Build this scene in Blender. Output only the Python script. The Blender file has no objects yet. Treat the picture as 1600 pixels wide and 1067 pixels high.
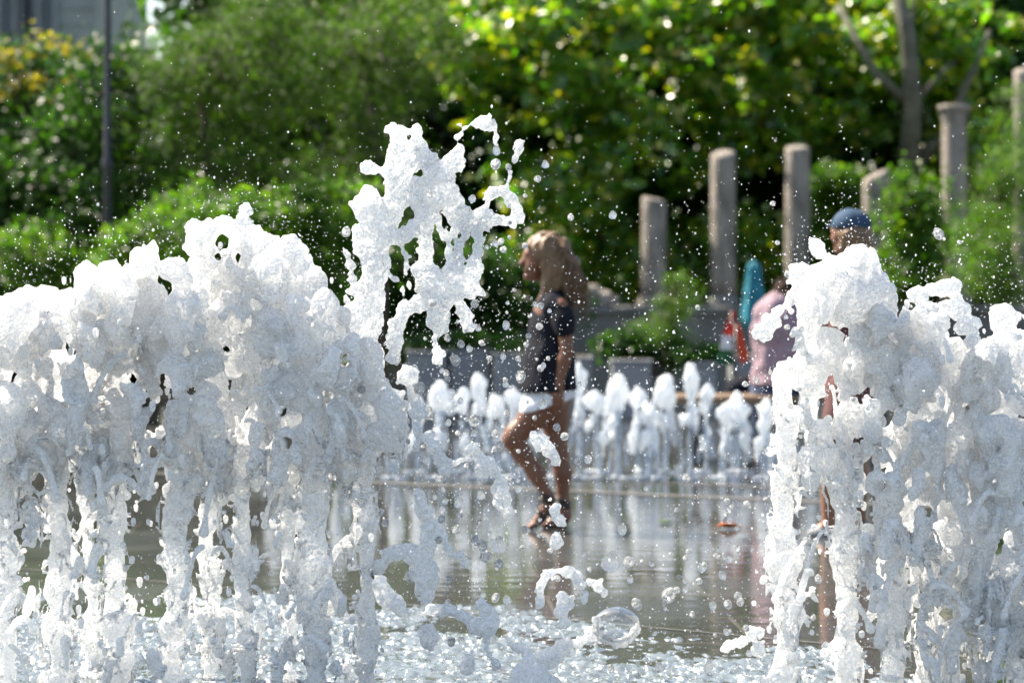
import bpy, math, random
import numpy as np
from mathutils import Vector, Matrix
R = math.radians
random.seed(7); rng = np.random.default_rng(11)
C = bpy.context.scene.collection
scene = bpy.context.scene

# ------------------------------------------------------------------ camera, world, sun, exposure
F = 3778.0; HY = 450.0; HC = 1.15            # focal length in photo pixels, horizon row, camera height
cam_d = bpy.data.cameras.new('camera'); cam = bpy.data.objects.new('camera', cam_d); C.objects.link(cam)
cam.location = (0, 0, HC); cam.rotation_euler = (R(90), 0, 0)
cam_d.sensor_width = 36; cam_d.lens = F*36/1600; cam_d.shift_y = -(533.5-HY)/1600
cam_d.clip_start = .1; cam_d.clip_end = 500
cam_d.dof.use_dof = True; cam_d.dof.focus_distance = 6.75; cam_d.dof.aperture_fstop = 3.0
scene.camera = cam
SUN_EL, SUN_AZ = 50, -58         # azimuth from +Y (away from camera), negative = left
w = bpy.data.worlds.new('World'); scene.world = w; w.use_nodes = True
nt = w.node_tree; bg = nt.nodes['Background']
sky = nt.nodes.new('ShaderNodeTexSky'); sky.sky_type = 'NISHITA'; sky.sun_disc = False
sky.sun_elevation = R(SUN_EL); sky.sun_rotation = R(SUN_AZ); sky.air_density = 1.0; sky.dust_density = 1.5
nt.links.new(sky.outputs[0], bg.inputs[0]); bg.inputs[1].default_value = .095
sd = bpy.data.lights.new('sun', 'SUN'); sun = bpy.data.objects.new('sun', sd); C.objects.link(sun)
sd.energy = 4.7; sd.angle = R(.6); sd.color = (1, .95, .87)
sdir = Vector((math.sin(R(SUN_AZ))*math.cos(R(SUN_EL)), math.cos(R(SUN_AZ))*math.cos(R(SUN_EL)), math.sin(R(SUN_EL))))
sun.rotation_euler = sdir.to_track_quat('Z', 'Y').to_euler(); sun.location = sdir*60
vs = scene.view_settings; vs.view_transform = 'Standard'; vs.look = 'None'; vs.gamma = 1; vs.exposure = 1.6; vs.use_white_balance = True; vs.white_balance_temperature = 7250
cy = scene.cycles; cy.use_denoising = True; cy.max_bounces = 8; cy.transmission_bounces = 6; cy.diffuse_bounces = 5
cy.glossy_bounces = 4; cy.transparent_max_bounces = 8; cy.use_adaptive_sampling = True; cy.adaptive_threshold = .03; cy.caustics_reflective = False; cy.caustics_refractive = False
cy.sample_clamp_indirect = 6; cy.blur_glossy = .3

def P(px, py, Y):                  # point seen at photo pixel (px, py) at distance Y
    return ((px-800)/F*Y, Y, HC+(HY-py)/F*Y)

# ------------------------------------------------------------------ object helpers
def tag(o, label=None, cat=None, group=None, kind=None):
    if label: o['label'] = label
    if cat: o['category'] = cat
    if group: o['group'] = group
    if kind: o['kind'] = kind
    return o
def empty(name, loc, label=None, cat=None, group=None):
    o = bpy.data.objects.new(name, None); C.objects.link(o); o.location = loc; o.empty_display_size = .1
    return tag(o, label, cat, group)
def link(name, me, mat, parent=None, origin=None):
    me.materials.append(mat)
    o = bpy.data.objects.new(name, me); C.objects.link(o)
    if parent is not None: o.parent = parent
    if origin is not None: o.location = origin
    return o
def np_mesh(name, V, Fq, smooth=True):     # V (n,3), Fq (m,k) with constant k
    me = bpy.data.meshes.new(name); V = np.asarray(V, np.float32); Fq = np.asarray(Fq, np.int32)
    me.vertices.add(len(V)); me.vertices.foreach_set('co', V.ravel())
    m, k = Fq.shape
    me.loops.add(m*k); me.loops.foreach_set('vertex_index', Fq.ravel())
    me.polygons.add(m); me.polygons.foreach_set('loop_start', np.arange(m, dtype=np.int32)*k)
    me.polygons.foreach_set('use_smooth', np.full(m, smooth, bool))
    me.update(calc_edges=True); return me
class MB:                                   # collects boxes, lathes and tubes in one mesh
    def __init__(s): s.v = []; s.f = []; s.sm = []
    def add(s, V, Fs, smooth=False):
        b = len(s.v); s.v += [tuple(v) for v in V]; s.f += [tuple(i+b for i in f) for f in Fs]; s.sm += [smooth]*len(Fs); return s
    def box(s, c, d, rz=0, bev=0.0):
        x, y, z = d[0]/2, d[1]/2, d[2]/2; b = min(bev, x*.9, y*.9, z*.9); ca, sa = math.cos(rz), math.sin(rz)
        if b <= 0:
            V = [(i*x, j*y, k*z) for k in (-1, 1) for i, j in ((-1,-1),(1,-1),(1,1),(-1,1))]
            Fs = [(3,2,1,0),(4,5,6,7)]+[(i,(i+1)%4,(i+1)%4+4,i+4) for i in range(4)]
        else:
            ring = lambda xx, yy, zz, q: [(xx-q,-yy,zz),(xx,-yy+q,zz),(xx,yy-q,zz),(xx-q,yy,zz),(-xx+q,yy,zz),(-xx,yy-q,zz),(-xx,-yy+q,zz),(-xx+q,-yy,zz)]
            V = ring(x-b,y-b,-z,b*.5)+ring(x,y,-z+b,b)+ring(x,y,z-b,b)+ring(x-b,y-b,z,b*.5)
            Fs = [tuple(range(7,-1,-1)), tuple(range(24,32))]+[(r*8+i, r*8+(i+1)%8, r*8+8+(i+1)%8, r*8+8+i) for r in range(3) for i in range(8)]
        V = [(c[0]+a*ca-bb*sa, c[1]+a*sa+bb*ca, c[2]+k) for a, bb, k in V]
        return s.add(V, Fs)
    def lathe(s, c, prof, n=20, smooth=True, tilt=None, rz=0):     # prof: [(r, z)...]
        V = []; m = len(prof)
        for r, z in prof:
            for i in range(n):
                a = 2*math.pi*i/n+rz; x, y = r*math.cos(a), r*math.sin(a); zz = z
                if tilt and z > tilt[0]: zz = z+tilt[1]*x+tilt[2]*y
                V.append((c[0]+x, c[1]+y, c[2]+zz))
        Fs = [(r*n+i, r*n+(i+1)%n, (r+1)*n+(i+1)%n, (r+1)*n+i) for r in range(m-1) for i in range(n)]
        s.add(V, Fs, smooth); s.add(V[:n], [tuple(range(n-1,-1,-1))]); s.add(V[-n:], [tuple(range(n))]); return s
    def tube(s, pts, rad, n=8):
        pts = [Vector(p) for p in pts]; rad = rad if hasattr(rad, '__len__') else [rad]*len(pts); V = []; m = len(pts)
        for i, p in enumerate(pts):
            d = (pts[min(i+1, m-1)]-pts[max(i-1, 0)]).normalized()
            u = d.cross(Vector((.31, .2, .93))).normalized()
            if u.length < .5: u = d.cross(Vector((1, 0, 0))).normalized()
            v = d.cross(u)
            for k in range(n):
                a = 2*math.pi*k/n; V.append(p+(u*math.cos(a)+v*math.sin(a))*rad[i])
        Fs = [(r*n+i, r*n+(i+1)%n, (r+1)*n+(i+1)%n, (r+1)*n+i) for r in range(m-1) for i in range(n)]
        Fs += [tuple(range(n-1,-1,-1)), tuple(range((m-1)*n, m*n))]
        return s.add(V, Fs, True)
    def build(s, name, mat, parent=None, origin=None):
        me = bpy.data.meshes.new(name); me.from_pydata(s.v, [], s.f); me.polygons.foreach_set('use_smooth', s.sm); me.update()
        return link(name, me, mat, parent, origin)

# ------------------------------------------------------------------ distance fields -> one continuous mesh (surface nets)
_tile = {}
def ntile(wave, vox, seed=0, N=128):       # periodic band noise, unit variance; wave = feature size in voxels
    key = (round(wave, 2), seed)
    if key not in _tile:
        g = np.random.default_rng(100+seed+int(wave*7))
        f = np.fft.rfftn(g.standard_normal((N, N, N)).astype(np.float32))
        k = np.fft.fftfreq(N)[:, None, None]**2+np.fft.fftfreq(N)[None, :, None]**2+np.fft.rfftfreq(N)[None, None, :]**2
        f *= np.exp(-k*wave*wave*2.2); f[0, 0, 0] = 0
        a = np.fft.irfftn(f, s=(N, N, N)).astype(np.float32); _tile[key] = a/a.std()
    return _tile[key]
class Field:
    def __init__(s, lo, hi, vox):
        s.lo = np.array(lo, float); s.vox = vox; s.n = np.maximum(4, np.ceil((np.array(hi)-s.lo)/vox).astype(int)+1)
        s.a = np.full(s.n, .5, np.float32); s.ax = [s.lo[i]+vox*np.arange(s.n[i]) for i in range(3)]
    def _sub(s, lo, hi):
        i0 = np.clip(np.floor((np.array(lo)-s.lo)/s.vox).astype(int), 0, s.n); i1 = np.clip(np.ceil((np.array(hi)-s.lo)/s.vox).astype(int)+1, 0, s.n)
        return i0, i1
    def _merge(s, sl, d, k):
        a = s.a[sl]
        if k > 0:
            h = np.maximum(k-np.abs(a-d), 0)/k; s.a[sl] = np.minimum(a, d)-h*h*k*.25
        else: s.a[sl] = np.minimum(a, d)
    def seg(s, p, q, r0, r1, k=.0, sc=(1, 1, 1)):
        p = np.array(p, float); q = np.array(q, float); m = max(r0, r1)*max(1, 1/min(sc))+k+.03
        i0, i1 = s._sub(np.minimum(p, q)-m, np.maximum(p, q)+m)
        if (i1 <= i0).any(): return
        X = (s.ax[0][i0[0]:i1[0], None, None]-p[0])*sc[0]; Y = (s.ax[1][None, i0[1]:i1[1], None]-p[1])*sc[1]; Z = (s.ax[2][None, None, i0[2]:i1[2]]-p[2])*sc[2]
        d = (q-p)*np.array(sc); L = float(d@d)+1e-12
        t = np.clip((X*d[0]+Y*d[1]+Z*d[2])/L, 0, 1)
        D = np.sqrt((X-t*d[0])**2+(Y-t*d[1])**2+(Z-t*d[2])**2)-(r0+(r1-r0)*t)
        s._merge((slice(i0[0], i1[0]), slice(i0[1], i1[1]), slice(i0[2], i1[2])), D.astype(np.float32), k)
    def chain(s, pts, k=.0, sc=(1, 1, 1)):      # pts: [(x,y,z,r)...]
        if len(pts) == 1: pts = pts*2
        for a, b in zip(pts[:-1], pts[1:]): s.seg(a[:3], b[:3], a[3], b[3], k, sc)
    def noise(s, wave, amp, seed=0, stretch=(1, 1, 1), ret=False):
        T = ntile(wave/s.vox, s.vox, seed); N = T.shape[0]; g = np.random.default_rng(seed*31+int(abs(s.lo[0])*1000)+7)
        o = g.integers(0, N, 3)
        ix = [((np.arange(s.n[i])/stretch[i]).astype(int)+o[i]) % N for i in range(3)]
        nz = T[np.ix_(*ix)]
        if ret: return nz
        s.a += amp*nz
    def mesh(s, name, origin=(0, 0, 0), relax=0):
        a = s.a; a[0] = a[-1] = .1; a[:, 0] = a[:, -1] = .1; a[:, :, 0] = a[:, :, -1] = .1
        ins = a < 0; n = a.shape
        cnt = np.zeros([x-1 for x in n], np.int8)
        for dx in (0, 1):
            for dy in (0, 1):
                for dz in (0, 1): cnt += ins[dx:n[0]-1+dx, dy:n[1]-1+dy, dz:n[2]-1+dz]
        cells = np.argwhere((cnt > 0) & (cnt < 8)); M = len(cells)
        if M == 0: return np_mesh(name, np.zeros((3, 3)), np.array([[0, 1, 2]]))
        idx = np.full(cnt.shape, -1, np.int32); idx[tuple(cells.T)] = np.arange(M)
        acc = np.zeros((M, 3)); num = np.zeros(M)
        cs = [(i, j, k) for i in (0, 1) for j in (0, 1) for k in (0, 1)]
        val = {c: a[cells[:, 0]+c[0], cells[:, 1]+c[1], cells[:, 2]+c[2]] for c in cs}
        for c in cs:
            for ax in range(3):
                if c[ax] == 0:
                    e = list(c); e[ax] = 1; e = tuple(e); A, B = val[c], val[e]; m = (A < 0) != (B < 0)
                    t = A[m]/(A[m]-B[m]); p = np.tile(np.array(c, float), (m.sum(), 1)); p[:, ax] = t
                    acc[m] += p; num[m] += 1
        V = (cells+acc/num[:, None])*s.vox+s.lo-np.array(origin)
        Q = []
        for ax in range(3):
            sl0 = [slice(1, -1)]*3; sl1 = [slice(1, -1)]*3; sl0[ax] = slice(0, -1); sl1[ax] = slice(1, None)
            A = ins[tuple(sl0)]; B = ins[tuple(sl1)]; e = np.argwhere(A != B); 
            inside = A[tuple(e.T)]
            off = np.array([1, 1, 1]); off[ax] = 0; e = e+off
            u, v = (ax+1) % 3, (ax+2) % 3
            du = np.zeros(3, int); du[u] = 1; dv = np.zeros(3, int); dv[v] = 1
            g = lambda x: idx[x[:, 0], x[:, 1], x[:, 2]]
            q = np.stack([g(e-du-dv), g(e-dv), g(e), g(e-du)], 1)
            q[~inside] = q[~inside][:, ::-1]; Q.append(q)
        return np_mesh(name, V, np.concatenate(Q))

# ------------------------------------------------------------------ materials
def new_mat(name):
    m = bpy.data.materials.new(name); m.use_nodes = True; n = m.node_tree.nodes; n.clear()
    return m, n, m.node_tree.links
def N(n, t, **kw):
    x = n.new('ShaderNode'+t)
    for k, v in kw.items():
        if k.startswith('i_'):
            key = k[2:]; key = int(key) if key.isdigit() else key.replace('_', ' ')
            x.inputs[key].default_value = v
        else: setattr(x, k, v)
    return x
def out(n, l, sh):
    o = N(n, 'OutputMaterial'); l.new(sh, o.inputs[0])
def ramp(n, stops):
    r = N(n, 'ValToRGB'); e = r.color_ramp.elements
    while len(e) < len(stops): e.new(.5)
    for x, (p, c) in zip(e, stops): x.position = p; x.color = (*c, 1) if len(c) == 3 else c
    return r
def plain(name, col, rough=.6, var=.15, scale=8, bump=.0, bscale=40, metal=0, spec=.5, col2=None):
    m, n, l = new_mat(name); tc = N(n, 'TexCoord'); nz = N(n, 'TexNoise', i_Scale=scale, i_Detail=5.0); l.new(tc.outputs['Object'], nz.inputs['Vector'])
    c2 = col2 or tuple(max(0, c*(1-2*var)) for c in col); c1 = col if col2 else tuple(min(1, c*(1+var)) for c in col)
    r = ramp(n, [(.3, c2), (.7, c1)]); l.new(nz.outputs[0], r.inputs[0])
    p = N(n, 'BsdfPrincipled', i_Roughness=rough, i_Metallic=metal); p.inputs['Specular IOR Level'].default_value = spec
    l.new(r.outputs[0], p.inputs['Base Color'])
    if bump:
        b = N(n, 'TexNoise', i_Scale=bscale, i_Detail=6.0); l.new(tc.outputs['Object'], b.inputs['Vector'])
        bp = N(n, 'Bump', i_Strength=1.0, i_Distance=bump); l.new(b.outputs[0], bp.inputs['Height']); l.new(bp.outputs[0], p.inputs['Normal'])
    out(n, l, p.outputs[0]); return m
def foam_mat(name, clear_lo=.42, clear_hi=.56, cell=170, coarse=22, bump=.0035, white=(.93, .95, .97), sss=.03, rough=.22, rimk=.38):
    m, n, l = new_mat(name); tc = N(n, 'TexCoord')
    wz = N(n, 'TexNoise', i_Scale=60.0 if cell > 10 else 1.0, i_Detail=2.0); l.new(tc.outputs['Object'], wz.inputs['Vector'])
    mp = N(n, 'VectorMath', operation='MULTIPLY_ADD'); mp.inputs[1].default_value = (.012 if cell > 10 else .3,)*3
    l.new(wz.outputs[1], mp.inputs[0]); l.new(tc.outputs['Object'], mp.inputs[2])
    v = N(n, 'TexVoronoi', i_Scale=float(cell)); l.new(mp.outputs[0], v.inputs['Vector'])
    v2 = N(n, 'TexVoronoi', i_Scale=float(cell)*.42); l.new(mp.outputs[0], v2.inputs['Vector'])
    inv = N(n, 'Math', operation='MULTIPLY_ADD'); inv.inputs[1].default_value = -.6
    l.new(v.outputs[0], inv.inputs[0])
    inv2 = N(n, 'Math', operation='MULTIPLY'); inv2.inputs[1].default_value = -1.0; l.new(v2.outputs[0], inv2.inputs[0]); l.new(inv2.outputs[0], inv.inputs[2])
    bp = N(n, 'Bump', i_Strength=1.0, i_Distance=bump); l.new(inv.outputs[0], bp.inputs['Height'])
    nz = N(n, 'TexNoise', i_Scale=float(coarse), i_Detail=6.0, i_Roughness=.75); l.new(tc.outputs['Object'], nz.inputs['Vector'])
    r = ramp(n, [(clear_lo, (1, 1, 1)), (clear_hi, (0, 0, 0))]); l.new(nz.outputs[0], r.inputs[0])
    p = N(n, 'BsdfPrincipled', i_Roughness=rough, i_IOR=1.33); p.inputs['Base Color'].default_value = (*white, 1)
    p.inputs['Coat Weight'].default_value = 1; p.inputs['Coat Roughness'].default_value = .05; p.inputs['Coat IOR'].default_value = 1.33
    l.new(bp.outputs[0], p.inputs['Normal']); l.new(bp.outputs[0], p.inputs['Coat Normal'])
    tl = N(n, 'BsdfTranslucent'); tl.inputs[0].default_value = (*white, 1); l.new(bp.outputs[0], tl.inputs[1]); pt_ = N(n, 'MixShader', i_0=.5); l.new(p.outputs[0], pt_.inputs[1]); l.new(tl.outputs[0], pt_.inputs[2])
    g = N(n, 'BsdfGlass', i_Roughness=.06, i_IOR=1.33); g.inputs[0].default_value = (.97, .99, 1, 1); l.new(bp.outputs[0], g.inputs['Normal'])
    gt = N(n, 'MixShader', i_0=.5); tp = N(n, 'BsdfTransparent'); l.new(g.outputs[0], gt.inputs[1]); l.new(tp.outputs[0], gt.inputs[2])
    rim = ramp(n, [(.30, (0, 0, 0)), (.62, (rimk,)*3)]); l.new(v.outputs[0], rim.inputs[0])            # clear water between the bubbles
    zone = N(n, 'TexNoise', i_Scale=float(coarse)*.6, i_Detail=3.0); l.new(tc.outputs['Object'], zone.inputs['Vector']); zr = ramp(n, [(.40, (.15,)*3), (.60, (1, 1, 1))]); l.new(zone.outputs[0], zr.inputs[0])
    rz = N(n, 'Math', operation='MULTIPLY'); l.new(rim.outputs[0], rz.inputs[0]); l.new(zr.outputs[0], rz.inputs[1])
    fm = N(n, 'Math', operation='MAXIMUM'); l.new(rz.outputs[0], fm.inputs[0]); l.new(r.outputs[0], fm.inputs[1])
    mx = N(n, 'MixShader'); l.new(fm.outputs[0], mx.inputs[0]); l.new(pt_.outputs[0], mx.inputs[1]); l.new(gt.outputs[0], mx.inputs[2])
    out(n, l, mx.outputs[0]); return m
M = {}
M['foam'] = foam_mat('white_froth', .325, .42, bump=.0075, cell=112, sss=.09, white=(.97, .98, .99))
M['lace'] = foam_mat('glassy_froth', .36, .47, cell=125, bump=.0065, sss=.05, coarse=40)
M['sheet'] = foam_mat('bubbly_sheet', .35, .45, cell=125, coarse=32, bump=.0075, sss=.05, rimk=.5)
M['rear_foam'] = foam_mat('soft_froth', .30, .42, cell=60, coarse=9, bump=.004, rimk=.2, white=(.80, .84, .88), sss=.05)
M['drop'] = foam_mat('bubbly_drop', .36, .46, cell=.9, coarse=.8, bump=.15, sss=.3, rimk=1.0)
def glass(name, rough=.02, bump=0):
    m, n, l = new_mat(name); g = N(n, 'BsdfGlass', i_Roughness=rough, i_IOR=1.33)
    if bump:
        tc = N(n, 'TexCoord'); v = N(n, 'TexNoise', i_Scale=60.0, i_Detail=3.0); l.new(tc.outputs['Object'], v.inputs['Vector'])
        bp = N(n, 'Bump', i_Strength=1.0, i_Distance=bump); l.new(v.outputs[0], bp.inputs['Height']); l.new(bp.outputs[0], g.inputs['Normal'])
    out(n, l, g.outputs[0]); return m
m, n, l = new_mat('streaky_clear_water'); tc = N(n, 'TexCoord'); ms = N(n, 'Mapping'); ms.inputs['Scale'].default_value = (1, 1, .12); l.new(tc.outputs['Object'], ms.inputs[0])
nz = N(n, 'TexNoise', i_Scale=70.0, i_Detail=3.0); l.new(ms.outputs[0], nz.inputs['Vector']); r_ = ramp(n, [(.42, (.25,)*3), (.62, (.8,)*3)]); l.new(nz.outputs[0], r_.inputs[0])
t_ = N(n, 'BsdfTransparent'); t_.inputs[0].default_value = (.9, .95, 1, 1); p = N(n, 'BsdfPrincipled', i_Roughness=.2, i_IOR=1.33); p.inputs['Base Color'].default_value = (.55, .60, .66, 1)
mx = N(n, 'MixShader'); l.new(r_.outputs[0], mx.inputs[0]); l.new(t_.outputs[0], mx.inputs[1]); l.new(p.outputs[0], mx.inputs[2]); out(n, l, mx.outputs[0]); M['stem'] = m
M['water'] = glass('clear_water', .03, .004)
m, n, l = new_mat('fine_spray')
a_ = N(n, 'BsdfPrincipled', i_Roughness=.12, i_IOR=1.33); a_.inputs['Base Color'].default_value = (.9, .93, .95, 1)
tr = N(n, 'BsdfTranslucent'); tr.inputs[0].default_value = (.95, .97, 1, 1); mx = N(n, 'MixShader', i_0=.5)
l.new(a_.outputs[0], mx.inputs[1]); l.new(tr.outputs[0], mx.inputs[2]); out(n, l, mx.outputs[0]); M['spray'] = m
# thin bubble skin
m, n, l = new_mat('bubble_skin'); fr = N(n, 'LayerWeight', i_Blend=.35); t_ = N(n, 'BsdfTransparent'); gl = N(n, 'BsdfGlossy', i_Roughness=.05)
mm = N(n, 'Math', operation='MULTIPLY_ADD'); mm.inputs[1].default_value = .8; mm.inputs[2].default_value = .12; l.new(fr.outputs[1], mm.inputs[0])
mx = N(n, 'MixShader'); l.new(mm.outputs[0], mx.inputs[0]); l.new(t_.outputs[0], mx.inputs[1]); l.new(gl.outputs[0], mx.inputs[2]); out(n, l, mx.outputs[0]); M['bubble'] = m

def leaf_mat(name, cols, gloss=.35, trans=.5, rough=.35):
    m, n, l = new_mat(name); ge = N(n, 'NewGeometry'); r = ramp(n, [(i/(len(cols)-1), c) for i, c in enumerate(cols)]); l.new(ge.outputs['Random Per Island'], r.inputs[0])
    tc = N(n, 'TexCoord'); nz = N(n, 'TexNoise', i_Scale=1.3, i_Detail=2.0); l.new(tc.outputs['Object'], nz.inputs['Vector'])
    mrr = N(n, 'MapRange'); mrr.inputs[1].default_value = .3; mrr.inputs[2].default_value = .7; mrr.inputs[3].default_value = .65; mrr.inputs[4].default_value = 1.3; l.new(nz.outputs[0], mrr.inputs[0])
    sc = N(n, 'VectorMath', operation='SCALE'); l.new(r.outputs[0], sc.inputs[0]); l.new(mrr.outputs[0], sc.inputs['Scale'])
    p = N(n, 'BsdfPrincipled', i_Roughness=rough); p.inputs['Specular IOR Level'].default_value = gloss; l.new(sc.outputs[0], p.inputs['Base Color'])
    hs = N(n, 'VectorMath', operation='MULTIPLY'); hs.inputs[1].default_value = (2.3, 2.5, .7); l.new(sc.outputs[0], hs.inputs[0])
    t = N(n, 'BsdfTranslucent'); l.new(hs.outputs[0], t.inputs[0])
    mx = N(n, 'MixShader', i_0=trans); l.new(p.outputs[0], mx.inputs[1]); l.new(t.outputs[0], mx.inputs[2]); out(n, l, mx.outputs[0]); return m
M['plane_leaf'] = leaf_mat('broad_glossy_leaves', [(.028, .10, .012), (.055, .16, .016), (.10, .21, .02), (.17, .24, .025), (.32, .28, .025)], 1.0, .5, .30)
M['dark_leaf'] = leaf_mat('dark_leaves', [(.012, .042, .010), (.022, .068, .014), (.038, .092, .018)], .22, .4)
M['feather_leaf'] = leaf_mat('fine_light_leaves', [(.014, .046, .007), (.034, .080, .010), (.07, .13, .014)], .3, .45, .5)
M['bright_leaf'] = leaf_mat('fresh_green_leaves', [(.026, .08, .010), (.05, .125, .014), (.10, .175, .02)], .4, .5, .4)
M['yellow_flower'] = leaf_mat('yellow_flowers', [(.20, .16, .02), (.27, .21, .03), (.10, .13, .02)], .2, .4, .5)
M['bark'] = plain('plane_bark', (.15, .145, .11), .85, .3, 7, .02, 20, col2=(.06, .06, .04))
M['twig'] = plain('twig_bark', (.10, .08, .05), .9, .3, 20)
M['stone'] = plain('weathered_stone', (0.375, 0.3225, 0.2775), .9, .2, 2.6, .02, 14, col2=(.22, .19, .17))
def stone_mat():
    m, n, l = new_mat('weathered_column_stone'); tc = N(n, 'TexCoord'); ms = N(n, 'Mapping'); ms.inputs['Scale'].default_value = (1, 1, .25); l.new(tc.outputs['Object'], ms.inputs[0])
    a = N(n, 'TexNoise', i_Scale=9.0, i_Detail=6.0, i_Roughness=.65); l.new(ms.outputs[0], a.inputs['Vector']); r_ = ramp(n, [(.32, (.13, .115, .10)), (.5, (.30, .265, .23)), (.68, (.42, .37, .33))]); l.new(a.outputs[0], r_.inputs[0])
    p = N(n, 'BsdfPrincipled', i_Roughness=.9); l.new(r_.outputs[0], p.inputs['Base Color'])
    b = N(n, 'TexNoise', i_Scale=16.0, i_Detail=8.0, i_Roughness=.7); l.new(tc.outputs['Object'], b.inputs['Vector']); bp = N(n, 'Bump', i_Strength=1.0, i_Distance=.05); l.new(b.outputs[0], bp.inputs['Height']); l.new(bp.outputs[0], p.inputs['Normal']); out(n, l, p.outputs[0]); return m
M['stone'] = stone_mat()
M['wall_stone'] = plain('wall_stone', (0.204, 0.204, 0.198), .9, .15, 3, .01, 25, col2=(.11, .11, .105))
M['planter'] = plain('grey_planter', (0.2232, 0.2356, 0.2542), .7, .1, 4)
M['metal'] = plain('black_iron', (.02, .022, .028), .45, .2, 10)
M['render'] = plain('grey_render', (0.294, 0.301, 0.315), .9, .1, 2)
M['window'] = plain('dark_glass', (.015, .03, .06), .08, .2, 3)
M['trim'] = plain('window_trim', (.25, .26, .28), .7, .1, 3)
M['skin'] = plain('tanned_skin', (0.16, 0.0656, 0.036), .5, .08, 12)
M['skin2'] = plain('fair_skin', (.22, .10, .06), .5, .08, 12)
M['black_cloth'] = plain('black_cotton', (.011, .013, .020), .9, .2, 20, spec=.15)
M['white_cloth'] = plain('white_cotton', (.72, .74, .80), .9, .06, 15)
M['pink_cloth'] = plain('pink_cotton', (0.27, 0.1875, 0.225), .9, .1, 10)
M['denim'] = plain('blue_denim', (0.024, 0.048, 0.104), .9, .3, 25)
M['cap_cloth'] = plain('blue_cap_cloth', (.012, .048, .10), .85, .15, 25)
M['maroon'] = plain('maroon_cotton', (0.112, 0.049, 0.049), .9, .2, 12)
M['dark_hair'] = plain('dark_hair', (.025, .012, .008), .8, .3, 60, spec=.15)
M['blond_hair'] = plain('sandy_hair', (.19, .115, .055), .5, .25, 60, col2=(.08, .04, .018))
M['leather'] = plain('dark_leather', (.02, .016, .015), .5, .2, 30)
M['eye'] = plain('dark_eye', (.02, .015, .01), .2, .1, 30)
M['lip'] = plain('lip', (.40, .12, .10), .4, .1, 30)
M['teal'] = plain('teal_canvas', (0.0075, 0.195, 0.27), .8, .15, 8)
M['red'] = plain('red_cloth', (0.495, 0.027, 0.018), .8, .1, 10)
M['orange'] = plain('orange_red_cloth', (0.675, 0.081, 0.027), .8, .1, 10)
M['green_cloth'] = plain('green_cloth', (.01, .12, .05), .8, .1, 10)
M['wood'] = plain('bench_wood', (.20, .13, .08), .7, .2, 12)
M['dry_leaf'] = plain('dry_leaf', (.55, .16, .045), .6, .25, 60)
M['leaf_green'] = plain('fallen_green_leaf', (0.12, 0.21, 0.048), .5, .2, 60)

# ------------------------------------------------------------------ ground
def ground_mat():
    m, n, l = new_mat('wet_granite_paving'); tc = N(n, 'TexCoord')
    mp = N(n, 'Mapping'); mp.inputs['Rotation'].default_value = (0, 0, R(-3)); l.new(tc.outputs['Object'], mp.inputs[0])
    br = N(n, 'TexBrick', i_Scale=1.0); br.inputs['Color1'].default_value = (.10, .106, .112, 1); br.inputs['Color2'].default_value = (.066, .070, .074, 1)
    br.inputs['Mortar'].default_value = (.17, .165, .155, 1); br.inputs['Mortar Size'].default_value = .008; br.inputs['Brick Width'].default_value = 1.2; br.inputs['Row Height'].default_value = .6
    l.new(mp.outputs[0], br.inputs[0])
    nz = N(n, 'TexNoise', i_Scale=90.0, i_Detail=4.0); l.new(tc.outputs['Object'], nz.inputs['Vector'])
    r = ramp(n, [(.35, (.55, .55, .55)), (.65, (1.2, 1.2, 1.15))]); l.new(nz.outputs[0], r.inputs[0])
    mu = N(n, 'MixRGB', blend_type='MULTIPLY', i_0=1.0); l.new(br.outputs[0], mu.inputs[1]); l.new(r.outputs[0], mu.inputs[2])
    n2 = N(n, 'TexNoise', i_Scale=.9, i_Detail=5.0); l.new(tc.outputs['Object'], n2.inputs['Vector'])
    rr = ramp(n, [(.42, (.03,)*3), (.62, (.22,)*3)]); l.new(n2.outputs[0], rr.inputs[0])
    p = N(n, 'BsdfPrincipled', i_IOR=1.4); p.inputs['Specular IOR Level'].default_value = .5
    l.new(mu.outputs[0], p.inputs['Base Color']); l.new(rr.outputs[0], p.inputs['Roughness'])
    p.inputs['Coat Weight'].default_value = .55; p.inputs['Coat IOR'].default_value = 1.33; p.inputs['Coat Roughness'].default_value = .05
    ms = N(n, 'Mapping'); ms.inputs['Scale'].default_value = (1, 3, 1); l.new(tc.outputs['Object'], ms.inputs[0])
    n3 = N(n, 'TexNoise', i_Scale=3.5, i_Detail=3.0); l.new(ms.outputs[0], n3.inputs['Vector'])
    b = N(n, 'Bump', i_Strength=1.0, i_Distance=.0018); l.new(n3.outputs[0], b.inputs['Height']); l.new(b.outputs[0], p.inputs['Coat Normal']); l.new(b.outputs[0], p.inputs['Normal'])
    out(n, l, p.outputs[0]); return m
g = MB().add([(-150, -5, 0), (150, -5, 0), (150, 300, 0), (-150, 300, 0)], [(0, 1, 2, 3)]).build('ground', ground_mat()); g['kind'] = 'structure'
M['kerb'] = plain('pale_granite_band', (.15, .14, .125), .35, .12, 10)
def band(y0, y1, wd, z):          # a flush pale stone band crossing the plaza, y at x=-6 and x=+6
    b = MB().add([(-9, y0, z), (9, y1, z), (9, y1+wd, z), (-9, y0+wd, z)], [(0, 1, 2, 3)]).build('paving', M['kerb']); b['kind'] = 'structure'
band(18.5, 9.1, .12, .004); band(19.4, 10.0, .07, .004); band(14.7, 2.3, .014, .004)
# lawn behind the wall
m_g = plain('grass_earth', (.06, .10, .02), .95, .4, 3)
MB().add([(-80, 27.6, .3), (80, 27.6, .3), (80, 120, .8), (-80, 120, .8)], [(0, 1, 2, 3)]).build('lawn', m_g)['kind'] = 'structure'

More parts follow.
